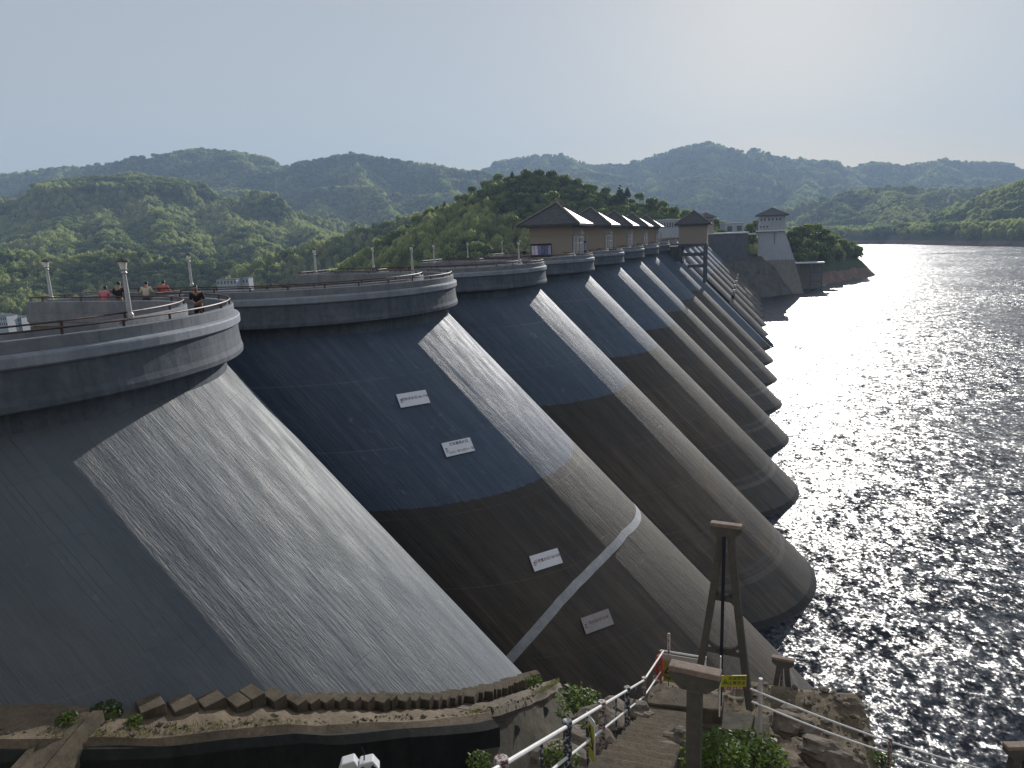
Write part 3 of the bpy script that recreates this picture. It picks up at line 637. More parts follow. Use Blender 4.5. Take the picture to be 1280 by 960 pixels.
# ------------------------------------------------------------ terrain
RID = []
def ridge(pts, D=None, slope=.55, drop=5):
    Q = []
    for p in pts:
        x, y = p[0], p[1]; d = p[2] if len(p) > 2 else D
        q = atd(x, y, d); Q.append((q[0], q[1], q[2]-drop))
    RID.append((np.array(Q), slope))
ridge([(-200, 235), (-60, 226), (0, 221), (60, 214), (110, 208), (170, 205), (205, 195), (240, 187), (290, 190), (330, 202), (380, 214), (410, 205), (440, 192), (480, 200), (540, 206), (590, 217), (640, 240)], 2300, .62)
ridge([(240, 187, 2300), (290, 235, 1950), (330, 262, 1700)], slope=.6); ridge([(440, 192, 2300), (455, 225, 2000), (490, 268, 1600)], slope=.6)
ridge([(540, 206, 2300), (560, 235, 1950), (600, 262, 1600)], slope=.6); ridge([(90, 210, 2300), (60, 235, 2000)], slope=.6); ridge([(340, 205, 2300), (380, 240, 2000), (410, 262, 1700)], slope=.6)
ridge([(590, 222), (625, 203), (660, 195), (700, 193), (740, 206), (800, 207), (845, 189), (885, 178), (925, 192), (965, 197), (1000, 198), (1060, 210), (1092, 203), (1130, 207), (1180, 199), (1220, 206), (1260, 218)], 3300, .6, 8)
for s in ([(885, 178, 3300), (900, 215, 2800), (870, 255, 2300)], [(1000, 198, 3300), (1010, 230, 2700), (985, 268, 2100)], [(1060, 210, 3300), (1075, 240, 2700), (1040, 262, 2200)], [(700, 193, 3300), (720, 215, 2900), (760, 245, 2400)], [(800, 207, 3300), (820, 235, 2700)], [(1180, 199, 3300), (1170, 225, 2800)]): ridge(s, slope=.55)
ridge([(1190, 214), (1230, 206), (1260, 202), (1285, 203), (1340, 212), (1500, 190)], 4600, .5, 10)
ridge([(960, 292, 1500), (1000, 275, 1550), (1040, 252, 1650), (1075, 239, 1700), (1110, 234, 1750), (1160, 238, 1750), (1220, 236, 1700), (1300, 225, 1600), (1400, 210, 1500)], slope=.5)
ridge([(1040, 252, 1650), (1070, 272, 1430)], slope=.5); ridge([(1110, 234, 1750), (1120, 262, 1400), (1135, 285, 1200)], slope=.5)
ridge([(1180, 262, 1250), (1210, 252, 1180), (1245, 240, 1120), (1290, 224, 1080), (1350, 205, 1050), (1450, 190, 1000)], slope=.55); ridge([(1245, 240, 1120), (1215, 275, 1010)], slope=.6); ridge([(1290, 224, 1080), (1275, 262, 960)], slope=.6); ridge([(1180, 262, 1250), (1160, 282, 1150)], slope=.6)
ridge([(-120, 290), (-40, 285), (20, 268), (60, 248), (100, 231), (160, 217), (210, 224), (250, 243), (300, 260), (350, 268), (400, 274), (450, 280)], 1350, .5)
for s in ([(160, 217, 1350), (190, 255, 1100), (215, 300, 850)], [(100, 231, 1350), (90, 270, 1050), (60, 305, 800)], [(250, 243, 1350), (300, 280, 1050), (330, 315, 800)], [(350, 268, 1350), (400, 295, 1000), (420, 325, 750)], [(20, 268, 1350), (0, 300, 1000)],
          [(160, 217, 1350), (130, 262, 1100), (140, 305, 820)], [(300, 260, 1350), (350, 290, 1080)]): ridge(s, slope=.5, drop=4)
ridge([(-80, 318), (0, 312), (80, 320), (150, 312), (230, 325), (300, 330), (360, 332), (420, 322), (470, 315)], 620, .35)
ridge([(330, 322, 560), (380, 305, 600), (430, 290, 620), (470, 280, 640), (520, 266, 660), (560, 255, 680)], slope=.5)
ridge([(440, 318, 380), (480, 296, 400), (520, 270, 420), (555, 252), (590, 234), (620, 220), (655, 214), (690, 216), (720, 225), (760, 238), (800, 246), (840, 258), (870, 268), (900, 276), (935, 287), (955, 293)], 430, .5, 6)
ridge([(620, 220, 430), (600, 262, 370), (590, 292, 330)], slope=.5); ridge([(720, 225, 430), (700, 262, 390)], slope=.5); ridge([(555, 252, 430), (520, 290, 360)], slope=.5)
ridge([(930, 288, 345), (985, 288, 350), (1010, 290, 380), (1040, 298, 400), (1056, 312, 405)], slope=.75, drop=3)
_tab = RNG.random((512, 512)).astype(np.float64)
def vnoise(x, y, s):
    u, v = x/s, y/s; i = np.floor(u).astype(int); j = np.floor(v).astype(int); fu = u-i; fv = v-j; fu = fu*fu*(3-2*fu); fv = fv*fv*(3-2*fv)
    g = lambda a, b: _tab[a & 511, b & 511]
    return (g(i, j)*(1-fu)+g(i+1, j)*fu)*(1-fv)+(g(i, j+1)*(1-fu)+g(i+1, j+1)*fu)*fv
def segdist(X, Y, A, B):
    dx, dy = B[0]-A[0], B[1]-A[1]; L = dx*dx+dy*dy+1e-9; t = np.clip(((X-A[0])*dx+(Y-A[1])*dy)/L, 0, 1)
    return np.hypot(X-A[0]-t*dx, Y-A[1]-t*dy), t
def lake_sd(X, Y):
    d = np.full(X.shape, 1e9); inside = np.zeros(X.shape, bool); n = len(LAKE)
    for i in range(n):
        A, B = LAKE[i], LAKE[(i+1) % n]; dd, _ = segdist(X, Y, A, B); d = np.minimum(d, dd)
        c = ((A[1] > Y) != (B[1] > Y)); xi = (B[0]-A[0])*(Y-A[1])/(B[1]-A[1]+1e-12)+A[0]; inside ^= c & (X < xi)
    return np.where(inside, -d, d)
rock_bank_later = True
def terrain(X, Y):
    X = np.asarray(X, float); Y = np.asarray(Y, float)
    r1 = 1-np.abs(2*vnoise(X+.35*Y+900, Y-.2*X+500, 210.)-1); r2 = 1-np.abs(2*vnoise(X-.3*Y+3000, Y+100, 90.)-1); r3 = vnoise(X, Y, 33.)
    nz = (r1-.55)*1.0+(r2-.5)*.45+(r3-.5)*.2
    Z = np.full(X.shape, -28.)
    for Q, sl in RID:
        best = np.full(X.shape, -1e9)
        for i in range(len(Q)-1):
            d, t = segdist(X, Y, Q[i], Q[i+1]); h = Q[i, 2]+(Q[i+1, 2]-Q[i, 2])*t
            f = np.clip(d/180., 0, 1); k = sl*d*(1-.15*np.clip(d/600, 0, 1))
            best = np.maximum(best, np.minimum(h-k+nz*f*140*np.clip((h+28)/200, .35, 1), h-.36*k))
        m = np.maximum(Z, best); Z = m
    sd = lake_sd(X, Y); lim = np.where(sd > 0, sd*.8+.4*np.minimum(sd, 6), sd*.8); near = np.clip(1-np.abs(sd)/400, 0, 1)
    up = (X > -40) | (Y > 330)
    Z = np.where(up & (sd < 500), np.minimum(Z, lim), Z)
    Z = np.where(up & (sd > 0) & (sd < 300) & (X > -10), np.maximum(Z, np.minimum(lim, 13+6*r3)), Z)
    return Z
def grid_mesh(name, x0, x1, y0, y1, st, mat, hole=None):
    xs = np.arange(x0, x1+.1, st); ys = np.arange(y0, y1+.1, st); XX, YY = np.meshgrid(xs, ys); ZZ = terrain(XX, YY)
    nx, ny = len(xs), len(ys); V = np.stack([XX, YY, ZZ], -1).reshape(-1, 3); I = np.arange(nx*ny).reshape(ny, nx)
    Fq = np.stack([I[:-1, :-1], I[:-1, 1:], I[1:, 1:], I[1:, :-1]], -1).reshape(-1, 4); cx = V[Fq].mean(1)
    keep = ~((cx[:, 0] > -36) & (cx[:, 1] < 326)) & (cx[:, 1] > -cx[:, 0]*.25-60)
    if hole: keep &= ~((cx[:, 0] > hole[0]) & (cx[:, 0] < hole[1]) & (cx[:, 1] > hole[2]) & (cx[:, 1] < hole[3]))
    Fq = Fq[keep]
    me = bpy.data.meshes.new(name); used, inv = np.unique(Fq, return_inverse=True); V = V[used]; Fq = inv.reshape(-1, 4)
    me.vertices.add(len(V)); me.vertices.foreach_set('co', V.ravel()); me.loops.add(Fq.size); me.loops.foreach_set('vertex_index', Fq.ravel().astype(np.int32))
    me.polygons.add(len(Fq)); me.polygons.foreach_set('loop_start', np.arange(0, Fq.size, 4, dtype=np.int32)); me.polygons.foreach_set('loop_total', np.full(len(Fq), 4, dtype=np.int32))
    me.update(calc_edges=True); me.shade_smooth(); o = ob(name, me, mat); tag(o, kind='structure'); return o
tm = NT('hill_ground'); v = tm.co(); sp_ = tm.n('SeparateXYZ'); g_ = tm.n('TexCoord'); tm.l(g_.outputs['Object'], sp_.inputs[0])
nf = tm.noise(v, .012, 6, .6); green = tm.ramp(tm.mix(.5, nf, tm.noise(v, .09, 5, .7)), [(.35, (.02, .032, .012)), (.55, (.05, .07, .025)), (.7, (.09, .11, .045))])
bank = tm.ramp(tm.noise(v, .25, 7, .7), [(.35, (.10, .065, .05)), (.6, (.20, .13, .10)), (.75, (.30, .23, .18))])
kz = tm.math('LESS_THAN', tm.math('ADD', sp_.outputs[2], tm.math('MULTIPLY', tm.noise(v, .08, 3), 3.)), 6.5); kx = tm.math('GREATER_THAN', sp_.outputs[2], -3.)
M['hill'] = tm.fin(tm.mix(tm.math('MULTIPLY', kz, kx), green, bank), .95, tm.bump(tm.noise(v, .3, 6, .7), .8, 1.0))
for (a, b_, c, d, D, n, r, l) in [(-8, 10, 395, 408, 405, 7, 2, 'white block of houses at the left edge of the valley behind the dam'), (15, 28, 397, 408, 415, 5, 2, 'white low building right of the block at the left edge of the valley'),
                        (271, 296, 349.5, 356, 480, 6, 1, 'long white building in the trees above the second arch parapet'), (303, 311, 347.5, 355, 488, 2, 1, 'short white building right of the long one in the trees'), (262, 285, 288, 292, 1150, 4, 1, 'tiny grey roofed building halfway up the green hillside')]:
    small_building('valley_building', a, b_, c, d, D, l, M['whitewall'], M['buttress'], r, n, 9)
NEAR = (-700, 300, 60, 720)
rock_bank()
grid_mesh('hills', -4200, 2600, 0, 4900, 20, M['hill'], NEAR)
grid_mesh('valley_terrain', NEAR[0], NEAR[1], NEAR[2], NEAR[3], 5, M['hill'])

# ------------------------------------------------------------ vegetation
def foliage_mesh(name, lobes, nleaf, size, seed, droop=0., up=0.):
    r = np.random.default_rng(seed); V = []; Fc = []; tint = []
    W = np.array([l[3]**2 for l in lobes]); W /= W.sum()
    for _ in range(nleaf):
        l = lobes[r.choice(len(lobes), p=W)]; d = r.normal(size=3); d /= np.linalg.norm(d); d[2] = abs(d[2])*.95 if r.random() < .45 else d[2]
        rr = l[3]*(.62+.42*r.random()**.7); c = np.array(l[:3])+d*rr*np.array([1, 1, l[4] if len(l) > 4 else .85])
        n = d+r.normal(size=3)*.55; n /= np.linalg.norm(n); a = np.cross(n, [0, 0, 1.]) if abs(n[2]) < .95 else np.array([1., 0, 0]); a /= np.linalg.norm(a); b = np.cross(n, a)
        q = r.random()*6.28; a, b = a*math.cos(q)+b*math.sin(q), b*math.cos(q)-a*math.sin(q)
        if up: b = b*.3+np.array([d[0]*.5, d[1]*.5, up]); b /= np.linalg.norm(b)
        s = size*(.6+.8*r.random()); k = len(V); sb = s*(1.0 if not up else 2.2)
        V += [c-a*s*.5-b*sb*.35, c+b*sb*-.5+a*s*.1, c+a*s*.5-b*sb*.1, c+b*sb*.55, c-a*s*.45+b*sb*.25]; Fc.append((k, k+1, k+2, k+3, k+4)); t = min(1, max(0, .5+.25*r.normal())); tint += [t]*5
    me = mesh(name, V, Fc); at = me.attributes.new('tint', 'FLOAT', 'POINT'); at.data.foreach_set('value', np.array(tint, dtype=np.float32)); return me
def lobes(r, n, R, h, fl=1.0):
    L = [(0, 0, h, R, fl)]
    for i in range(n):
        a = i*2.4+r.random(); d = R*(.45+.4*r.random()); L.append((d*math.cos(a), d*math.sin(a), h+R*(-.35+.9*r.random()), R*(.38+.25*r.random()), fl))
    return L
rr = np.random.default_rng(3)
CR = {}
for k in range(3): CR['broad%d' % k] = foliage_mesh('crown', lobes(rr, 7, 2.6, 3.9), 620, .62, 10+k); CR['broad%d' % k].materials.append(M['leaf_broad'])
for k in range(2): CR['bamboo%d' % k] = foliage_mesh('crown', [(0, 0, 2.6, 1.7, 1.5), (.9, .5, 3.6, 1.2, 1.7), (-.9, .4, 4.0, 1.1, 1.7), (.2, -1, 3.4, 1.2, 1.6), (.1, .1, 5.0, .8, 1.7)], 520, .34, 20+k, up=1.1); CR['bamboo%d' % k].materials.append(M['leaf_bamboo'])
CR['fir'] = foliage_mesh('crown', [(0, 0, 1.6+i*.85, 1.9-i*.3, .5) for i in range(6)], 520, .5, 31); CR['fir'].materials.append(M['leaf_dark'])
def tree_proto(kind, label, group):
    e = empty('tree', (0, 0, 0), label, 'tree', group)
    ob('crown', CR[kind], None, e)
    b = MB(); b.tube([(0, 0, -1.5), (.05, 0, 1.), (.0, .08, 2.4), (.1, 0, 3.8)], [.22, .17, .13, .06], 7)
    for a in (0.4, 2.2, 4.1): b.tube([(0, .04, 1.9), (math.cos(a)*.8, math.sin(a)*.8, 3.), (math.cos(a)*1.5, math.sin(a)*1.5, 3.9)], [.09, .06, .02], 5)
    b.build('trunk', M['bark'], e); return e
def project(P):
    q = P-O; D = q@FW; return 640+F_PX*(q@RT)/D, 480-F_PX*(q@UP)/D, D
T1 = {k: tree_proto(k, 'broad evergreen tree on the wooded knoll behind the gate houses' if k != 'fir' else 'dark pointed conifer on the wooded knoll', 'trees on the wooded knoll' if k != 'fir' else 'conifers on the wooded knoll') for k in ('broad0', 'broad1', 'broad2', 'fir')}
used = {k: 0 for k in T1}
# trees one by one along the knoll line
ORDN = 'leftmost second third fourth fifth sixth seventh eighth ninth tenth eleventh twelfth thirteenth fourteenth fifteenth sixteenth seventeenth eighteenth nineteenth twentieth twenty-first twenty-second twenty-third twenty-fourth twenty-fifth'.split()
kn = [(520, 268, 420), (538, 260, 425), (555, 250, 430), (573, 243, 430), (590, 232, 430), (606, 225, 430), (622, 216, 430), (640, 212, 430), (657, 210, 430), (674, 211, 430), (690, 212, 430), (706, 217, 430), (722, 222, 430), (740, 230, 430), (757, 233, 425), (775, 229, 420), (784, 231, 420), (800, 240, 420), (815, 246, 420), (828, 250, 415), (843, 257, 410), (858, 261, 400), (893, 272, 390), (905, 276, 385), (918, 281, 380),
      (500, 288, 405), (545, 275, 400), (560, 295, 345), (580, 262, 395), (600, 282, 350), (615, 250, 390), (640, 268, 360), (650, 240, 390), (690, 238, 385), (875, 280, 325), (885, 285, 330), (899, 286, 332), (943, 277, 338)]
for i, (x, y, D) in enumerate(kn):
    k = 'fir' if i in (7, 15, 16, 2) else 'broad%d' % (i % 3); p = atd(x, y, D); s = (1.15 if i != 15 else 1.6)*(.85+.4*random.random()); z = p[2]-7.2*s*.93
    o = T1[k] if used[k] == 0 else copy_tree(T1[k]); used[k] += 1
    o['label'] = (ORDN[i]+' tree from the left along the skyline of the wooded knoll') if i < 25 else ORDN[i-25]+' tree from the left among those set apart on the slope below the knoll skyline'
    if i >= 25: o['label'] = ORDN[i-25]+' of the loose trees lower on the knoll slope, counted left to right'; o['group'] = 'trees on the knoll slope'
    o.location = (p[0], p[1], z); o.scale = (s, s, s); o.rotation_euler = (0, 0, random.random()*6)
# bushy trees on the far promontory
pr = sorted([(990, 290, 350), (1000, 284, 352), (1010, 281, 356), (1020, 281, 362), (1030, 287, 370), (1038, 294, 378), (1044, 303, 388), (996, 300, 346), (1011, 300, 350), (1024, 304, 356), (1036, 310, 365), (1002, 312, 344), (1016, 315, 348), (1031, 316, 356), (1046, 313, 372)])+[(948, 276, 340), (939, 282, 342)]
for i, (x, y, D) in enumerate(pr):
    o = copy_tree(T1['broad%d' % (i % 3)]); p = atd(x, y, D); s = 1.0+.3*random.random(); o.location = (p[0], p[1], p[2]-5.2*s); o.scale = (s, s, s*.9); o.rotation_euler = (0, 0, random.random()*6)
    o['label'] = (ORDN[i]+' bushy tree from the left on the rocky point right of the far tower') if i < 15 else ('bushy tree just left of the far tower' if i == 15 else 'bushy tree between the white hut and the far tower'); o['group'] = 'bushy trees on the far point'
# forest masses
def scatter():
    pts = []
    for (x0, x1, y0, y1, st0) in ((-4000, 2500, 250, 4900, 0),):
        pass
    # jittered polar-free sampling: three nested world grids of growing spacing
    out = []
    for dmin, dmax, sp in ((60, 480, 4.6), (480, 900, 6.2), (900, 1600, 8.5), (1600, 2600, 10.), (2600, 5000, 13.5)):
        xs = np.arange(-dmax, min(dmax*.62, 2400), sp); ys = np.arange(-20, dmax, sp); X, Y = np.meshgrid(xs, ys); X = X+RNG.uniform(-.5, .5, X.shape)*sp; Y = Y+RNG.uniform(-.5, .5, Y.shape)*sp
        D = np.hypot(X, Y); az = np.degrees(np.arctan2(X, Y)); m = (D >= dmin) & (D < dmax) & (az > -58) & (az < 21) & ~((X > -38) & (Y < 332)); X, Y, D = X[m], Y[m], D[m]
        Z = terrain(X, Y); sd = lake_sd(X, Y); m = ((sd > 8) | (X < -60)) & ~((Z < 5+3*vnoise(X, Y, 25.)) & (X > -20)); out.append(np.stack([X[m], Y[m], Z[m], np.full(m.sum(), sp), D[m]], 1))
    P = np.concatenate(out)
    for bx, by in CLEAR: P = P[~((np.abs(np.arctan2(P[:, 0], P[:, 1])-math.atan2(bx, by)) < .022) & (P[:, 4] > math.hypot(bx, by)*.72) & (P[:, 4] < math.hypot(bx, by)*1.04))]
    el = np.degrees(np.arctan2(P[:, 2]+P[:, 3]*.9-H, P[:, 4])); az = np.degrees(np.arctan2(P[:, 0], P[:, 1]))
    o = np.argsort(P[:, 4]); P, el, az = P[o], el[o], az[o]; b = ((az+60)/.15).astype(int); hz = np.full(700, -9.); keep = np.zeros(len(P), bool)
    elg = np.degrees(np.arctan2(P[:, 2]-H, P[:, 4]))
    for i in range(len(P)):
        if el[i] > hz[b[i]]-.35: keep[i] = True
        if elg[i] > hz[b[i]]: hz[b[i]] = elg[i]
    return P[keep]
FP = scatter()
pn = vnoise(FP[:, 0]+77, FP[:, 1], 70.)*.6+vnoise(FP[:, 0], FP[:, 1]+999, 24.)*.4
kindsel = np.where(pn > .49, 'bamboo', 'broad')
kindsel[(RNG.random(len(FP)) < .10) & (kindsel == 'broad')] = 'fir'
var = RNG.integers(0, 6, len(FP))
def gn_forest(name, P, src, label, kindtxt):
    me = bpy.data.meshes.new(name); me.vertices.add(len(P)); C3 = P[:, :3].copy(); C3[:, 2] -= P[:, 3]*.42; me.vertices.foreach_set('co', C3.ravel())
    sc_ = (P[:, 3]/4.6*1.05*(.75+.5*RNG.random(len(P)))).astype(np.float32)
    a = me.attributes.new('sc', 'FLOAT', 'POINT'); a.data.foreach_set('value', sc_)
    a = me.attributes.new('rz', 'FLOAT', 'POINT'); a.data.foreach_set('value', (RNG.random(len(P))*6.28).astype(np.float32))
    o = ob(name, me); tag(o, label, None, None, 'stuff')
    g = bpy.data.node_groups.new(name, 'GeometryNodeTree'); g.interface.new_socket('Geometry', in_out='INPUT', socket_type='NodeSocketGeometry'); g.interface.new_socket('Geometry', in_out='OUTPUT', socket_type='NodeSocketGeometry')
    N = g.nodes; gi = N.new('NodeGroupInput'); go = N.new('NodeGroupOutput'); mp = N.new('GeometryNodeMeshToPoints'); ip = N.new('GeometryNodeInstanceOnPoints'); oi = N.new('GeometryNodeObjectInfo'); oi.inputs['Object'].default_value = src
    oi.inputs['As Instance'].default_value = True
    na = N.new('GeometryNodeInputNamedAttribute'); na.data_type = 'FLOAT'; na.inputs[0].default_value = 'sc'; nb = N.new('GeometryNodeInputNamedAttribute'); nb.data_type = 'FLOAT'; nb.inputs[0].default_value = 'rz'
    cx = N.new('ShaderNodeCombineXYZ'); L = g.links; L.new(gi.outputs[0], mp.inputs['Mesh']); L.new(mp.outputs[0], ip.inputs['Points']); L.new(oi.outputs['Geometry'], ip.inputs['Instance'])
    L.new(nb.outputs[0], cx.inputs[2]); L.new(cx.outputs[0], ip.inputs['Rotation']); L.new(na.outputs[0], ip.inputs['Scale']); L.new(ip.outputs[0], go.inputs[0])
    md = o.modifiers.new('forest', 'NODES'); md.node_group = g; return o
# one standing bamboo clump gives the shape of the groves
bam = []
for k in range(2):
    p = atd(470+k*40, 300-k*8, 400); e = empty('bamboo_clump', (p[0], p[1], p[2]-5), 'feathery bamboo clump at the left foot of the knoll' if k == 0 else 'feathery bamboo clump a little higher on the left of the knoll', 'bamboo', None)
    ob('crown', CR['bamboo%d' % k], None, e); b = MB()
    for a in range(6): b.tube([(math.cos(a)*.3, math.sin(a)*.3, -1), (math.cos(a)*.7, math.sin(a)*.7, 4.4)], [.05, .03], 5)
    b.build('stem', M['bark'], e); bam.append(e)
SRC = {'broad0': T1['broad0'].children[0], 'broad1': T1['broad1'].children[0], 'broad2': T1['broad2'].children[0], 'fir': T1['fir'].children[0], 'bamboo0': bam[0].children[0], 'bamboo1': bam[1].children[0]}
for k, n, lab in (('broad', 3, 'broadleaf woodland covering the hills'), ('bamboo', 2, 'pale feathery bamboo groves on the hillsides'), ('fir', 1, 'dark conifers mixed into the woods')):
    for j in range(n):
        m = (kindsel == k) & ((var % n) == j)
        if m.sum(): gn_forest('forest' if k != 'bamboo' else 'bamboo_grove', FP[m], SRC[k if k == 'fir' else f'{k}{j}'], lab, k)
print('forest', len(FP))

# ------------------------------------------------------------ foreground ground
def smooth(a, b, x): t = np.clip((x-a)/(b-a), 0, 1); return t*t*(3-2*t)
def G(X, Y):
    X = np.asarray(X, float); Y = np.asarray(Y, float)
    z = 13.2-np.maximum(X-3.4, 0)*1.5-np.maximum(Y-20.5, 0)*1.1
    z = z+smooth(9.5, 2., Y)*5; z = z-smooth(-2.4, -3.4, X)*10
    z = z-smooth(3.3, 4.2, X)*1.4; z = np.where(Y < -1.5, np.maximum(z, 13+smooth(-1.5, -7, Y)*16*smooth(24, 6, np.abs(X+4))), z)
    z = z+(vnoise(X*1+50, Y+50, 1.7)-.5)*.5+(vnoise(X+9, Y+5, .6)-.5)*.28+(vnoise(X+9, Y+5, .28)-.5)*.10
    return np.maximum(z, -3)
xs = np.arange(-26, 26, .22); ys = np.arange(-12, 46, .22); XX, YY = np.meshgrid(xs, ys); ZZ = G(XX, YY); I = np.arange(XX.size).reshape(XX.shape)
me = mesh('ground', np.stack([XX, YY, ZZ], -1).reshape(-1, 3), np.stack([I[:-1, :-1], I[:-1, 1:], I[1:, 1:], I[1:, :-1]], -1).reshape(-1, 4), False)
tag(ob('ground', me, M['dirt']), kind='structure')

# steps wrapping round the foot of the first arch
FT = [(-60, 18.6), (-45, 17.85), (-41.7, 17.67), (-34.7, 17.2), (-28, 16.83), (-22, 16.4), (-19, 16.06), (-11, 15.41), (-.4, 14.38), (12, 13.36), (28, 12.11), (45, 10.7), (60, 9.3), (72, 8.)]
def fz(th): return float(np.interp(th, [a for a, b in FT], [b for a, b in FT]))
def foot(th, z, off):
    a, rx, ry = sec(z); t = math.radians(th); n = Vector((math.cos(t)/rx, math.sin(t)/ry, 0)).normalized(); p = Vector((a-rx+rx*math.cos(t), YC+ry*math.sin(t), z)); return p+n*off
fs = empty('foot_staircase', (-9, 14, 14), 'rough concrete staircase wrapping round the foot of the nearest arch', 'staircase')
def step(t0, t1, z, wid, drop=.34, inner=-.5):
    b = MB(); b.prism([foot(t0, z, inner), foot(t1, z, inner), foot(t1, z, wid), foot(t0, z, wid)], [foot(t0, z, inner)-Vector((0, 0, drop)), foot(t1, z, inner)-Vector((0, 0, drop)), foot(t1, z, wid)-Vector((0, 0, drop)), foot(t0, z, wid)-Vector((0, 0, drop))])
    return rel(b.build('step', M['step'], fs, bevel=.02), fs)
th = -34.; k = 0
while th < 64:
    dth = 1.7 if th > -19 else (3.0 if th < -26 else 2.1)
    zz1 = fz(th)+(-.04 if th > -24 else -.2)+random.uniform(-.035, .035); w1 = .54+random.uniform(-.06, .06)-(.02 if th < -24 else 0)
    step(th, th+dth*.97, zz1, w1); th += dth; k += 1
# ledge beneath with broken edge
def strip_solid(name, mat, ths_, zf, o0, o1, zb, parent, rough=0.):
    V = []; n = len(ths_)
    for t in ths_:
        q_ = lambda k_: float(vnoise(np.array([t*.9+100*k_+300]), np.array([7.+k_]), 2.2+k_)[0])-.5; z = zf(t)+rough*q_(1); oo = o1+rough*2.2*q_(2); V += [foot(t, z, o0), foot(t, z-.02, oo*.6+o0*.4)+Vector((0, 0, rough*q_(0))), foot(t, z-.05, oo), foot(t, z-.25-rough*q_(0), oo+rough*.3), Vector((*foot(t, z, oo+.06).xy, zb))]
    Fc = []
    for i in range(n-1):
        for j in range(4): a = i*5+j; Fc.append((a, a+5, a+6, a+1))
    b = MB(); b.add(V, Fc); return rel(b.build(name, mat, parent), parent)
strip_solid('ledge', M['dirt'], list(np.linspace(-75, 3.2, 130)), lambda t: fz(t)-.30, -.8, 1.12, 8., fs, .06)
strip_solid('ledge', M['rock'], list(np.linspace(3, 72, 80)), lambda t: fz(t)-.28, -.8, .9, 6., fs, .06)
# retaining face under the ledge, pit shade painted into its near-black colour
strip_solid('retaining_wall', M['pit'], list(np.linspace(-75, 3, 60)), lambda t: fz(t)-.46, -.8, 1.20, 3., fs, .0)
# concrete anchor block with holes
def anchor():
    def edge(t): return foot(t, fz(t)-.42, .86)
    T0_, T1_ = 3., 39.; A = edge(T0_); B = edge(T1_); e = empty('anchor_block', (A+B)/2, 'big mossy concrete block with drilled holes beside the stair railing', 'concrete block')
    n = 30; m = 22; V = []
    for j in range(m+1):
        for i in range(n+1):
            s, t = i/n, j/m; top = edge(T0_+(T1_-T0_)*s); dn = Vector((.30+.45*s, -.95+.35*s, -.58-.12*s)).normalized(); L = 4.2+1.6*s
            p = top+dn*(L*t)*(1+.12*math.sin(math.pi*s)); p.z += (vnoise(np.array([p.x*1.0+40]), np.array([p.y+40.]), .7)[0]-.5)*.12*min(1, t*5)-.3*t*t; V.append(p)
    Fc = [(j*(n+1)+i, (j+1)*(n+1)+i, (j+1)*(n+1)+i+1, j*(n+1)+i+1) for j in range(m) for i in range(n)]
    # sides down and back
    k = len(V)
    ring = [i for i in range(n+1)]+[j*(n+1)+n for j in range(1, m+1)]+[m*(n+1)+i for i in range(n-1, -1, -1)]+[j*(n+1) for j in range(m-1, 0, -1)]
    base = [V[i]+Vector((0, 0, -5)) for i in ring]; V += base
    for a in range(len(ring)): b_ = (a+1) % len(ring); Fc.append((ring[a], ring[b_], k+b_, k+a))
    b = MB(); b.add(V, Fc); rel(b.build('block', M['oldcon'], e), e)
    # drilled holes: short dark sockets with a lime run below
    for (x, y) in ((678, 888), (703, 902), (645, 913), (612, 876), (588, 876)):
        # locate on the surface by marching
        d = Vector(ray(x, y)); best = None
        for v_ in V[:k]:
            t_ = (v_-Vector(O)).dot(d)/d.dot(d); q = (Vector(O)+d*t_-v_).length
            if best is None or q < best[0]: best = (q, v_)
        c = best[1]; b = MB(); b.lathe([(.13, 0.), (.15, .012), (.10, .018), (.09, .0), (.085, -.5)], 12); o = b.build('drill_hole', M['dark'], e); o.matrix_basis = Matrix.Translation(c-e.location+Vector((0, 0, .01))) @ Matrix.Rotation(math.radians(25), 4, 'X')
anchor()
# concrete trough beam at lower left
def beam():
    A = Vector(atz(104, 890, 17.32)); B = Vector(atz(22, 985, 17.22)); e = empty('concrete_beam', (A+B)/2, 'flat weathered concrete beam slanting out from the ledge at lower left', 'concrete beam')
    d = (B-A).normalized(); n = Vector((-d.y, d.x, 0)).normalized()
    if n.x < 0: n = -n
    b = MB()
    for o0, o1, h in ((-.42, -.30, .05), (-.30, .14, 0.), (.14, .20, -.04), (.20, .42, .03)):
        b.prism([A+n*o0+Vector((0, 0, h)), A+n*o1+Vector((0, 0, h)), B+n*o1+Vector((0, 0, h)), B+n*o0+Vector((0, 0, h))], [A+n*o0-Vector((0, 0, .5)), A+n*o1-Vector((0, 0, .5)), B+n*o1-Vector((0, 0, .5)), B+n*o0-Vector((0, 0, .5))])
    rel(b.build('beam', M['step'], e), e)
beam()

# ------------------------------------------------------------ near stair, landing and railings
def fit_post(top, bot, h):
    best = None
    for D in np.arange(4, 30, .02):
        b = atd(bot[0], bot[1], D); x, y, _ = project(b+np.array([0, 0, h])); e_ = abs(y-top[1])
        if best is None or e_ < best[0]: best = (e_, b)
    return Vector(best[1])
P1 = fit_post((805, 847), (805, 894), 1.0); P2 = fit_post((781, 861), (780, 919), 1.0); P3 = fit_post((751, 877), (753, 947), 1.0)
dirv = (P3-P1)/2; P2 = (P1+P3)/2; P4 = P3+dirv*.85; P5 = P3+dirv*1.75
print('posts', P1, P2, P3, P4, P5)
st = empty('stone_stair', P2, 'worn stone stair beside the white handrail, leading to the landing', 'stair')
side = Vector((dirv.y, -dirv.x, 0)).normalized()
if side.x < 0: side = -side
side = (side*1.0+Vector((0, .0, 0))).normalized()
nst = 26; a0 = P1+side*.08-Vector((0, 0, .02)); tot = (P5-P1)*1.25
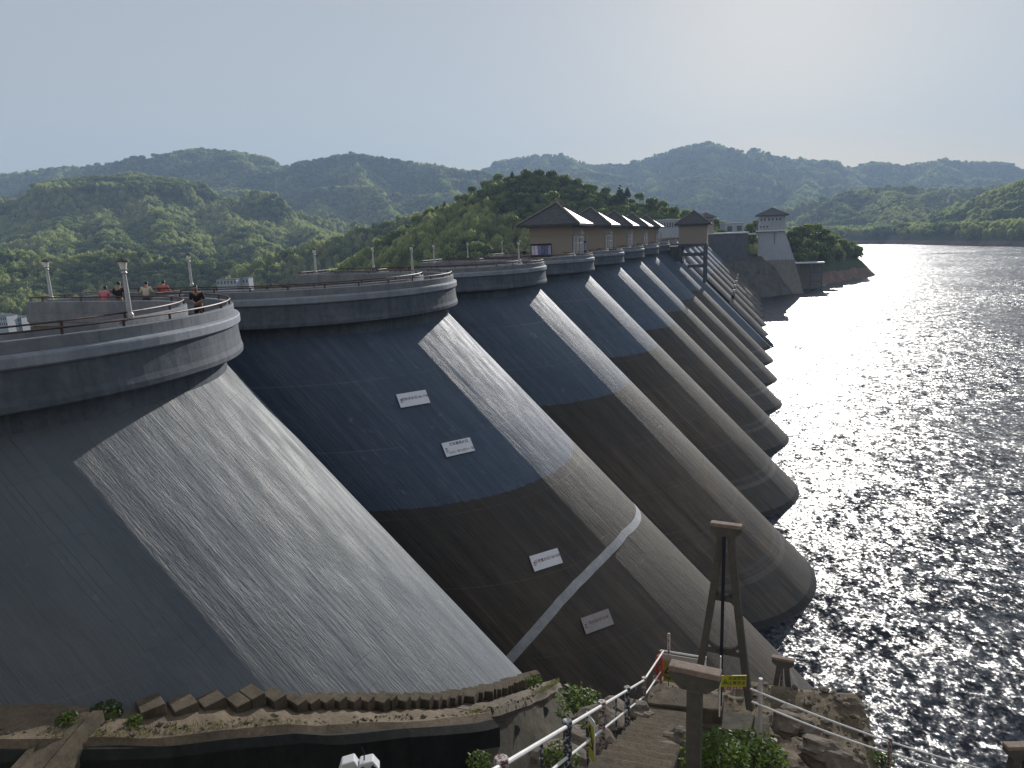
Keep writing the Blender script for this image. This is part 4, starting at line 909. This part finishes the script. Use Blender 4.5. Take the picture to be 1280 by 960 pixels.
for i in range(nst):
    c0 = a0+tot*(i/nst); c1 = a0+tot*((i+1.04)/nst); z = c1.z if tot.z > 0 else c0.z; wd = 1.05
    q = [Vector((c0.x, c0.y, z)), Vector((c1.x, c1.y, z)), Vector((c1.x, c1.y, z))+side*wd*random.uniform(.96, 1.05), Vector((c0.x, c0.y, z))+side*wd*random.uniform(.96, 1.05)]
    b = MB(); b.prism(q, [v_-Vector((0, 0, 1.6)) for v_ in q]); rel(b.build('step', M['step'], st, bevel=.025), st)
b = MB(); q0 = a0+side*1.02-Vector((0, 0, .18)); q1 = q0+tot; b.prism([q0, q1, q1+side*.3, q0+side*.3], [v_-Vector((0, 0, 3)) for v_ in (q0, q1, q1+side*.3, q0+side*.3)]); rel(b.build('side_wall', M['rock'], st), st)
# landing slab
zl = P1.z+.32
C = Vector(fit_post((825, 814), (829, 856), 1.0))
ld = empty('landing', (C.x+.8, C.y-1, zl), 'square concrete landing slab at the foot of the stair', 'landing')
L0 = Vector(atz(829, 857, zl)); L1 = Vector(atz(937, 874, zl)); L2 = Vector(atz(940, 893, zl)); L3 = Vector(atz(806, 879, zl))
b = MB(); L1b = Vector(atz(905, 870, zl)); L2b = Vector(atz(902, 888, zl)); b.prism([L3, L2b, L1b, L0], [v_-Vector((0, 0, .45)) for v_ in (L3, L2b, L1b, L0)]); rel(b.build('slab', M['step'], ld, bevel=.03), ld)
zk = zl-.35; K = [Vector(atz(866, 885, zk)), Vector(atz(868, 905, zk)), Vector(atz(905, 912, zk)), Vector(atz(938, 914, zk)), Vector(atz(944, 892, zk))]
b = MB(); b.prism(K, [v_-Vector((0, 0, 4)) for v_ in K]); rel(b.build('lower_slab', M['oldcon'], ld, bevel=.03), ld)
b = MB(); K2 = [Vector(atz(x, y, zk-.25)) for x, y in ((866, 911), (940, 925), (938, 916), (868, 903))]; b.prism(K2, [v_-Vector((0, 0, 4)) for v_ in K2]); rel(b.build('curb', M['step'], ld, bevel=.02), ld)
zb_ = zk-.1
K3 = [Vector(atz(x, y, zb_)) for x, y in ((938, 920), (961, 928), (962, 897), (942, 893))]; b = MB(); b.prism(K3, [v_-Vector((0, 0, 3.5)) for v_ in K3]); rel(b.build('end_block', M['oldcon'], ld, bevel=.03), ld)
# railing along the stair
rg = empty('stair_railing', P2, 'white handrail on flaking round posts beside the stone stair', 'railing')
def post(p, mat, h=1.0, r=.055, parent=rg):
    b = MB(); b.lathe([(r, -.3), (r, h-.10), (r*1.18, h-.09), (r*1.18, h), (r*.9, h+.012)], 12, p); return rel(b.build('post', mat, parent), parent)
for p, mt in ((P1, M['post']), (P2, M['post_dark']), (P3, M['post']), (P4, M['post_dark']), (P5, M['post'])): post(p, mt)
Z = Vector((0, 0, 1))
b = MB(); b.tube([P5+tot*.3+Z*.93, P1+Z*.93, C+Z*1.0], .024, 8); rel(b.build('handrail', M['rail_white'], rg), rg)
b = MB(); b.tube([P5+tot*.3+Z*.5, P1+Z*.5, C+Z*.5], .02, 8); rel(b.build('lower_rail', M['rail_white'], rg), rg)
for a, c in ((P1, P2), (P2, P3), (P3, P4), (P4, P5)):
    m_ = a.lerp(c, .45)+side*-.02; b = MB(); b.tube([m_+Z*-.1, m_+Z*.9], .018, 6); rel(b.build('baluster', M['post_dark'], rg), rg)
# landing railing with banner
R1 = Vector(fit_post((879, 826), (880, 866), 1.0)); R1 = Vector((C.x+1.55, C.y+.15, zl))
zr_ = C.z+1.0
Cr = Vector(atz(826, 813, zr_)); Rr = Vector(atz(882, 822, zr_))
lr = empty('landing_railing', (Cr.x, Cr.y, zl), 'short white railing at the far side of the landing, carrying a grey banner', 'railing')
b = MB(); b.tube([Cr, Rr], .024, 8); rel(b.build('handrail', M['rail_white'], lr), lr)
b = MB(); b.tube([Rr+Vector((0, 0, .02)), Rr-Z*1.0], .022, 8); rel(b.build('rail_end', M['rail_white'], lr), lr)
b = MB(); b.tube([Cr, Cr-Z*1.0], .03, 8); rel(b.build('rail_end', M['post'], lr), lr)
pz = Vector(atz(836, 815, zr_)); b = MB(); b.tube([pz+Z*.55, pz-Z*1.0], .022, 6)
for kk in range(26): b.box(pz+Z*(.53-kk*.06), (.062, .062, .012))
rel(b.build('twisted_rod', M['post'], lr), lr)
# banner hung under the handrail
u = (Rr-Cr).normalized(); nb = Vector((u.y, -u.x, 0)).normalized()
if nb.y > 0: nb = -nb
def frame_at(o_, u_, n_):
    up_ = n_.cross(u_); up_ = up_ if up_.z > 0 else -up_
    u_ = up_.cross(n_)
    return Matrix.Translation(o_) @ Matrix(((u_.x, up_.x, n_.x), (u_.y, up_.y, n_.y), (u_.z, up_.z, n_.z))).to_4x4()
Lb = (Rr-Cr).length
bn = empty('banner', (0, 0, 0), 'grey banner with a red arc and small letters under the landing handrail', 'banner'); bn.matrix_world = frame_at(Cr.lerp(Rr, .5)-Z*.36+nb*.05, u, nb)
MB().box((0, 0, 0), (Lb*.97, .62, .012)).build('sheet', M['banner'], bn)
b = MB(); b.tube([(-.05+.16*math.cos(t), .05+.10*math.sin(t), .012) for t in np.linspace(.3, 2.84, 12)], .018, 5); b.build('red_arc', M['red'], bn)
text_mesh('lettering', '珍爱生命 远离水域', .11, M['ink_red'], bn, Matrix.Translation((.12, .0, .012)))
MB().box((Lb*.38, -.22, .01), (.10, .12, .006)).build('red_patch', M['red'], bn)
# triangular warning board
ws = empty('warning_board', (0, 0, 0), 'yellow board with a black triangle, hung at the left end of the banner', 'sign'); ws.matrix_world = frame_at(Cr.lerp(Rr, .26)-Z*.50+nb*.12, u, nb)
MB().box((0, 0, 0), (.42, .62, .015)).build('board', M['yellow_dark'], ws)
b = MB(); tri = [Vector((-.17, -.05, .012)), Vector((.17, -.05, .012)), Vector((0, .26, .012)), Vector((-.17, -.05, .012))]
for i in range(3): b.tube([tri[i], tri[i+1]], .016, 5)
b.build('triangle', M['black'], ws); text_mesh('lettering', '!', .22, M['black'], ws, Matrix.Translation((0, .06, .012))); text_mesh('lettering', '注意安全', .095, M['black'], ws, Matrix.Translation((0, -.2, .012)))
# rope coil
rc = empty('rope_coil', Cr-Z*.2, 'orange red rope coil hanging from the railing corner', 'rope')
b = MB(); c0 = Cr.lerp(P1+Z*.93, .12)
for kk in range(5):
    w_ = .05+.012*kk; cc = c0+Vector((random.uniform(-.03, .03), -.02*kk, -.36)); pts = [cc+Vector((w_*math.cos(t), .02*math.sin(2*t), .34*math.sin(t))) for t in np.linspace(0, 6.283, 22)]; b.tube(pts, .022, 6, False)
rel(b.build('coil', M['orange'], rc), rc)
b = MB(); b.tube([c0+Vector((-.05, 0, -.08)), c0+Vector((.03, -.02, -.03)), c0+Vector((.07, -.03, -.12)), c0+Vector((.0, -.04, -.16)), c0+Vector((-.05, 0, -.08))], .028, 6); rel(b.build('knot', M['orange'], rc), rc)
# yellow sign with red strip
yp = Vector(atd(917, 853, 13.8)); ys_ = empty('warning_sign', (0, 0, 0), 'small yellow warning sign with green triangle and dark red strip below', 'sign')
vx = Vector(atd(933, 856, 13.8))-Vector(atd(903, 851, 13.8)); uu = Vector((vx.x, vx.y, 0)).normalized(); nn_ = Vector((uu.y, -uu.x, 0))
if nn_.y > 0: nn_ = -nn_
ys_.matrix_world = frame_at(yp, uu, nn_)
MB().box((0, .03, 0), (.48, .24, .012)).build('board', M['yellow'], ys_); MB().box((0, -.125, .0), (.48, .07, .012)).build('strip', M['red_strip'], ys_)
b = MB(); b.add([(-.22, -.03, .008), (-.10, -.03, .008), (-.16, .09, .008)], [(0, 1, 2)]); b.build('triangle', M['green'], ys_); text_mesh('lettering', '!', .08, M['yellow'], ys_, Matrix.Translation((-.16, .02, .010)))
text_mesh('lettering', '水深危险', .085, M['black'], ys_, Matrix.Translation((.06, .085, .008))); text_mesh('lettering', '注意安全', .085, M['black'], ys_, Matrix.Translation((.06, -.015, .008))); text_mesh('lettering', '禁止游泳钓鱼', .06, M['plaque'], ys_, Matrix.Translation((0, -.125, .008)))
b = MB(); b.tube([(-.25, .55, -.02), (-.25, -.75, -.02)], .014, 6); b.build('pole', M['rail_white'], ys_)
# narrow sign hanging on the stair railing
hs_ = empty('rail_sign', (0, 0, 0), 'narrow yellow warning card tied under the stair handrail, seen edge on', 'sign'); mid = P3.lerp(P4, .38)
hd = (P4-P3); hd.z = 0; hd.normalize(); hn = Vector((hd.y, -hd.x, 0)); hn = hn if hn.x > 0 else -hn; hd2 = (hd*.80+hn*.6).normalized(); hn2 = Vector((-hd2.y, hd2.x, 0)); hn2 = hn2 if hn2.y < 0 else -hn2
hs_.matrix_world = frame_at(mid+Z*.50, hd2, hn2)
MB().box((0, 0, 0), (.26, .72, .012)).build('board', M['rail_white'], hs_); MB().box((0, -.04, .008), (.22, .60, .004)).build('face', M['yellow'], hs_)
b = MB(); tri = [Vector((-.09, -.12, .013)), Vector((.09, -.12, .013)), Vector((0, .22, .013)), Vector((-.09, -.12, .013))]
for i in range(3): b.tube([tri[i], tri[i+1]], .009, 5)
b.build('triangle', M['black'], hs_); text_mesh('lettering', '!', .16, M['black'], hs_, Matrix.Translation((0, .0, .013)))
# shore railing
S0 = Vector(atd(938, 861, 14.2)); S1 = Vector(atd(1225, 961, 15.2)); T0 = Vector(atd(940, 877, 14.2)); T1_ = Vector(atd(1180, 961, 15.2))
sr = empty('shore_railing', S0, 'thin white double railing running down towards the water', 'railing')
for nm, a, c in (('upper_rail', S0, S1), ('lower_rail', T0, T1_)):
    b = MB(); d_ = c-a; b.tube([a+d_*t+Z*(-.10*math.sin(math.pi*t)) for t in np.linspace(0, 1.4, 12)], .019, 6); rel(b.build(nm, M['rail_white'], sr), sr)
for (x, y, D, y2) in ((951, 848, 14.3, 893), (1113, 922, 14.8, 985)):
    p = Vector(atd(x, y, D)); q = Vector((p.x+.02, p.y, p.z-1.3)); b = MB(); b.tube([p, q], .042, 8); rel(b.build('post', M['banner'] if x < 1000 else M['post'], sr), sr)

# ------------------------------------------------------------ gauge stands
def stand(top_px, D, label, kind, hgt, rz):
    c = Vector(atd(top_px[0], top_px[1], D)); e = empty('gauge_stand', (c.x, c.y, c.z-hgt), label, 'gauge stand', 'concrete gauge stands by the shore', rz)
    b = MB(); b.box((0, 0, hgt-.04), (.66, .18, .08)); cap = b.build('cap', M['standtop'], e, bevel=.012)
    b = MB(); b.add([(-.32, -.08, hgt-.081), (.32, -.08, hgt-.081), (.32, .08, hgt-.081), (-.32, .08, hgt-.081), (-.16, -.075, hgt-.31), (.16, -.075, hgt-.31), (.16, .075, hgt-.31), (-.16, .075, hgt-.31), (-.32, -.08, hgt-.17), (.32, -.08, hgt-.17), (.32, .08, hgt-.17), (-.32, .08, hgt-.17)],
              [(0, 1, 9, 8), (1, 2, 10, 9), (2, 3, 11, 10), (3, 0, 8, 11), (8, 9, 5, 4), (9, 10, 6, 5), (10, 11, 7, 6), (11, 8, 4, 7), (4, 5, 6, 7)]); b.build('bracket', M['stand'], e)
    if kind == 'post':
        MB().box((0, 0, (hgt-.3)/2-1.5), (.19, .16, hgt-.3+3)).build('shaft', M['stand'], e, bevel=.012)
    else:
        sp = .115*hgt
        for s in (-1, 1):
            b = MB(); n_ = 8
            for q in range(n_):
                z0, z1 = (hgt-.3)*(1-q/n_), (hgt-.3)*(1-(q+1)/n_); f0, f1 = (q/n_)**1.15, ((q+1)/n_)**1.15; x0, x1 = s*(.11+sp*f0), s*(.11+sp*f1); w0 = .075
                b.prism([(x0-w0, -.08, z0), (x0+w0, -.08, z0), (x0+w0, .08, z0), (x0-w0, .08, z0)], [(x1-w0, -.08, z1), (x1+w0, -.08, z1), (x1+w0, .08, z1), (x1-w0, .08, z1)])
            b.build('leg', M['stand'], e)
        for f in ((.36, .68) if kind == 'tall' else ()):
            z = (hgt-.3)*(1-f); x = .11+sp*f**1.15; MB().box((0, 0, z), (2*x-.08, .12, .12)).build('crossbar', M['stand'], e)
            b = MB(); b.tube([(x*.95*math.cos(t), 0, z+.05+.22*abs(math.cos(t))**3) for t in np.linspace(0, math.pi, 9)], .045, 5); b.build('gusset', M['stand'], e)
        b = MB(); b.tube([(-.02, -.13 if kind == 'tall' else 0, hgt-.28), (-.02, -.13 if kind == 'tall' else 0, .0 if kind == 'tall' else -.1)], .036, 8); b.build('staff', M['blackpole'] if kind == 'tall' else M['post'], e)
    return e
stand((869, 834), 9.4, 'nearest gauge stand, single square shaft under a T shaped cap', 'post', 4.2, -.12)
stand((908, 654), 15.6, 'tallest gauge stand, two splayed legs and a dark blue staff', 'tall', 4.35, -.12)
stand((979, 822), 22, 'short gauge stand on the shore with a rusty staff between its legs', 'short', 2.2, -.12)
stand((1278, 930), 14, 'gauge stand at the right edge of the picture, only its rusty end in view', 'short', 1.6, .3)

# rocks and blocks
def rock(px, py, D, s, label):
    c = Vector(atd(px, py, D)); bm = bmesh.new(); bmesh.ops.create_icosphere(bm, subdivisions=3, radius=1)
    sx, sy, sz = s*random.uniform(.8, 1.2), s*random.uniform(.7, 1.1), s*random.uniform(.5, .75); o_ = random.random()*90
    for v_ in bm.verts:
        n_ = vnoise(np.array([v_.co.x*1.0+o_+50]), np.array([v_.co.y+v_.co.z*1.3+50.]), .55)[0]; f = .75+.5*n_
        v_.co = Vector((round(v_.co.x*f*3.2)/3.2*.5+v_.co.x*f*.5, v_.co.y*f, v_.co.z*f)); v_.co = Vector((v_.co.x*sx, v_.co.y*sy, v_.co.z*sz))
    me = bpy.data.meshes.new('rock'); bm.to_mesh(me); bm.free(); o = ob('rock', me, M['rock'], None, c); tag(o, label, 'rock', 'rocks beside the stair'); return o
for a in ((752, 905, 15, .55, 'pale flat rock behind the second railing post'), (768, 892, 15.5, .42, 'rock between the stair and the dark gully'), (735, 935, 13.5, .5, 'rock below the narrow yellow card'), (793, 888, 15.4, .3, 'small rock against the nearest post to the landing'),
          (850, 925, 12.8, .32, 'rounded rock left of the nearest gauge stand shaft'), (838, 954, 12.3, .35, 'rock at the bottom edge left of the nearest gauge stand'), (700, 955, 12.5, .5, 'rock at the bottom edge under the handrail'),
          (1040, 950, 15.5, .5, 'angular slab of rock at the bottom right of the shore'), (985, 905, 16.6, .35, 'reddish rock behind the shore railing'), (1003, 908, 16.6, .3, 'small reddish rock at the edge of the apron'), (1022, 935, 15.6, .35, 'low rock in the middle of the apron')): rock(*a)
# rubble and grit lying on the ground and the ledge
def rubble():
    r_ = np.random.default_rng(11); ico = bmesh.new(); bmesh.ops.create_icosphere(ico, subdivisions=1, radius=1); iv = np.array([v_.co[:] for v_ in ico.verts]); fi = [[v_.index for v_ in f.verts] for f in ico.faces]; V = []; Fc = []
    spots = []
    for _ in range(1800): x, y = r_.uniform(-3, 4.2), r_.uniform(11, 23); spots.append((x, y, float(G(x, y)), r_.lognormal(-3.1, .55)))
    for _ in range(500): t = r_.uniform(-60, 45); p = foot(t, fz(t)-.33, r_.uniform(.68, 1.08)); spots.append((p.x, p.y, p.z, r_.lognormal(-3.8, .45)))
    for x, y, z, s_ in spots:
        s_ = min(s_, .22); q = iv*(1+r_.normal(size=(len(iv), 1))*.22)*s_*np.array([r_.uniform(.7, 1.4), r_.uniform(.7, 1.3), r_.uniform(.4, .9)]); a = r_.random()*6.28; c_, s2 = math.cos(a), math.sin(a)
        k = len(V); V += [(x+v_[0]*c_-v_[1]*s2, y+v_[0]*s2+v_[1]*c_, z+v_[2]+s_*.15) for v_ in q]; Fc += [tuple(i+k for i in f) for f in fi]
    tag(ob('rubble', mesh('rubble', V, Fc), M['rock']), 'loose stones and grit lying on the ground and the ledge', None, None, 'stuff')
    V = []; Fc = []; tint = []
    for _ in range(5200):
        if r_.random() < .6: x, y = r_.uniform(-3, 4), r_.uniform(10.5, 22); z = float(G(x, y)); 
        else: t = r_.uniform(-60, 45); p = foot(t, fz(t)-.33, r_.uniform(.8, 1.15)); x, y, z = p
        if vnoise(np.array([x*1.+60]), np.array([y+60.]), .9)[0] < .56: continue
        h_ = r_.uniform(.05, .20); a = r_.random()*6.28; l_ = r_.uniform(.2, .7)*h_; k = len(V); w_ = .008
        V += [(x-w_*math.sin(a), y+w_*math.cos(a), z-.02), (x+w_*math.sin(a), y-w_*math.cos(a), z-.02), (x+l_*math.cos(a), y+l_*math.sin(a), z+h_)]; Fc.append((k, k+1, k+2)); tint += [r_.random()]*3
    me = mesh('dry_grass', V, Fc); at = me.attributes.new('tint', 'FLOAT', 'POINT'); at.data.foreach_set('value', np.array(tint, dtype=np.float32))
    tag(ob('dry_grass', me, leaf_mat('dry_grass_blades', (.10, .11, .03), (.26, .22, .09), .3)), 'thin dry grass growing in the cracks of the bank', None, None, 'stuff')
rubble()
# weeds
def weed(px, py, D, h, n, label, mat='leaf_weed'):
    c = Vector(atd(px, py, D)); r = np.random.default_rng(int(px*7+py)); V = []; Fc = []; tint = []
    n = int(n*2.2)
    for i in range(n):
        a = r.random()*6.28; rad = h*.75*math.sqrt(r.random()); z = h*(.1+.9*r.random()*(1-.5*rad/h)); p = np.array([rad*math.cos(a), rad*math.sin(a), z]); s = (.028+h*.035)*(.6+.8*r.random())
        d1 = r.normal(size=3); d1[2] = abs(d1[2])*.4; d1 /= np.linalg.norm(d1); d2 = np.cross(d1, r.normal(size=3)); d2 /= np.linalg.norm(d2); k = len(V)
        V += [p-d1*s, p-d2*s*.5-d1*s*.2, p+d1*s*1.1, p+d2*s*.5-d1*s*.1]; Fc.append((k, k+1, k+2, k+3)); tint += [r.random()]*4
    me = mesh('leaves', V, Fc); at = me.attributes.new('tint', 'FLOAT', 'POINT'); at.data.foreach_set('value', np.array(tint, dtype=np.float32))
    e = empty('weed', c, label, 'plant'); ob('leaves', me, M[mat], e); b = MB()
    for i in range(7): a = i*.9; b.tube([(0, 0, -.05), (h*.2*math.cos(a), h*.2*math.sin(a), h*.4), (h*.45*math.cos(a), h*.45*math.sin(a), h*.8)], [.012, .009, .004], 4)
    b.build('stem', M['bark'], e)
for a in ((134, 899, 15.2, .42, 170, 'bright green leafy plant at the end of the lower left beam'), (168, 906, 15.1, .22, 80, 'small green tuft on the ledge right of the leafy plant'), (86, 904, 14.6, .28, 90, 'straggly pale tuft at the left side of the beam'), (667, 858, 20.5, .35, 110, 'little green plant on the steps above the concrete block'),
          (724, 893, 16.2, .7, 200, 'green bush in the gully behind the handrail'), (741, 925, 13.8, .4, 110, 'yellow green tuft under the narrow yellow card'), (700, 958, 12, .45, 120, 'weeds at the bottom edge below the handrail'), (600, 960, 14.4, .35, 100, 'yellow green weeds at the bottom edge of the concrete block'),
          (893, 966, 11.5, .72, 360, 'tall bush right of the nearest gauge stand shaft'), (940, 958, 11.8, .6, 240, 'darker bush at the bottom beside the end block'), (958, 960, 12., .45, 160, 'bright bush at the bottom right of the end block'), (1103, 955, 15.6, .3, 90, 'small bright tuft at the edge of the apron near the water')): weed(*a)
# lamp heads poking in at the bottom edge
fl = empty('flood_light', Vector(atd(437, 957, 8)), 'white twin flood light heads poking in at the bottom edge', 'flood light', rz=.5)
for dx, s in ((0, 1.), (.20, .55)):
    b = MB(); b.add([(-.13+dx, -.06, -.08), (.13+dx, -.06, -.08), (.13+dx, .10, -.08), (-.13+dx, .10, -.08), (-.08+dx, -.06, .07*s), (.06+dx, -.06, .09*s), (.06+dx, .08, .09*s), (-.08+dx, .08, .07*s)], [(0, 1, 5, 4), (1, 2, 6, 5), (2, 3, 7, 6), (3, 0, 4, 7), (4, 5, 6, 7), (3, 2, 1, 0)]); b.build('housing', M['plastic_white'], fl, bevel=.012)
    for k in (-1, 1):
        o = MB().lathe([(.026, 0), (.026, .02)], 10).build('lens', M['black'], fl); o.matrix_basis = Matrix.Translation((dx+k*.06, -.062, -.02)) @ Matrix.Rotation(math.pi/2, 4, 'X')
MB().tube([(.16, 0, .02), (.17, 0, .14), (.15, 0, .2)], .008, 5).build('antenna', M['dark'], fl); MB().tube([(0, 0, -.08), (0, 0, -2.5)], .04, 8).build('pole', M['dark'], fl)
# pier by the far tower
pe = empty('pier', (24, 345, 0), 'small concrete pier frame with a white deck below the far tower', 'pier')
MB().box((0, 0, 11.6), (16, 6, .5)).build('deck', M['white'], pe)
for x in (-7, -2.5, 2.5, 7): MB().box((x, -2.6, 5), (.7, .7, 13)).build('column', M['buttress'], pe)
for z in (3.5, 7.5): MB().box((4.7, -2.6, z), (4.4, .4, .5)).build('brace', M['buttress'], pe)
MB().box((-1, 3.2, 5), (16, .5, 13)).build('back_wall', M['dirtywall'], pe)
bt = empty('small_boat', (atz(1026, 358, 0)[0], atz(1026, 358, 0)[1], 0), 'tiny white boat moored under the pier', 'boat')
b = MB(); b.add([(-1.8, -.6, .6), (1.4, -.6, .6), (2.4, 0, .75), (1.4, .6, .6), (-1.8, .6, .6), (-1.6, -.35, 0), (1.2, -.35, 0), (1.9, 0, 0), (1.2, .35, 0), (-1.6, .35, 0)], [(0, 1, 6, 5), (1, 2, 7, 6), (2, 3, 8, 7), (3, 4, 9, 8), (4, 0, 5, 9), (5, 6, 7, 8, 9)]); b.build('hull', M['white'], bt); MB().box((-.3, 0, .9), (1.2, .8, .7)).build('cabin', M['white'], bt)
# sandbar
sb = atz(1182, 317, 0); b = MB(); n_ = 14; ring_ = [(sb[0]+26*math.cos(t)*(1+.15*math.sin(3*t)), sb[1]+7*math.sin(t), -.3) for t in np.linspace(0, 6.283, n_, endpoint=False)]; b.add(ring_+[(sb[0], sb[1], .7)], [(i, (i+1) % n_, n_) for i in range(n_)]); tag(b.build('islet', M['redrock']), 'low dark sandbar out in the lake near the far shore', 'sandbar')

# ------------------------------------------------------------ haze
hz = MB(); hz.box((-900, 2300, 340), (7200, 5600, 720)); o = hz.build('haze', None)
o.location = (0, 0, -31+0); 
m = bpy.data.materials.new('haze_air'); m.use_nodes = True; nt = m.node_tree; nt.nodes.clear(); ou = nt.nodes.new('ShaderNodeOutputMaterial'); pv = nt.nodes.new('ShaderNodeVolumePrincipled')
pv.inputs['Color'].default_value = (.50, .70, 1, 1); pv.inputs['Density'].default_value = .0002; pv.inputs['Anisotropy'].default_value = .1; nt.links.new(pv.outputs[0], ou.inputs['Volume']); o.data.materials.append(m); tag(o, 'thin pale haze lying over the lake and the hills', None, None, 'stuff')
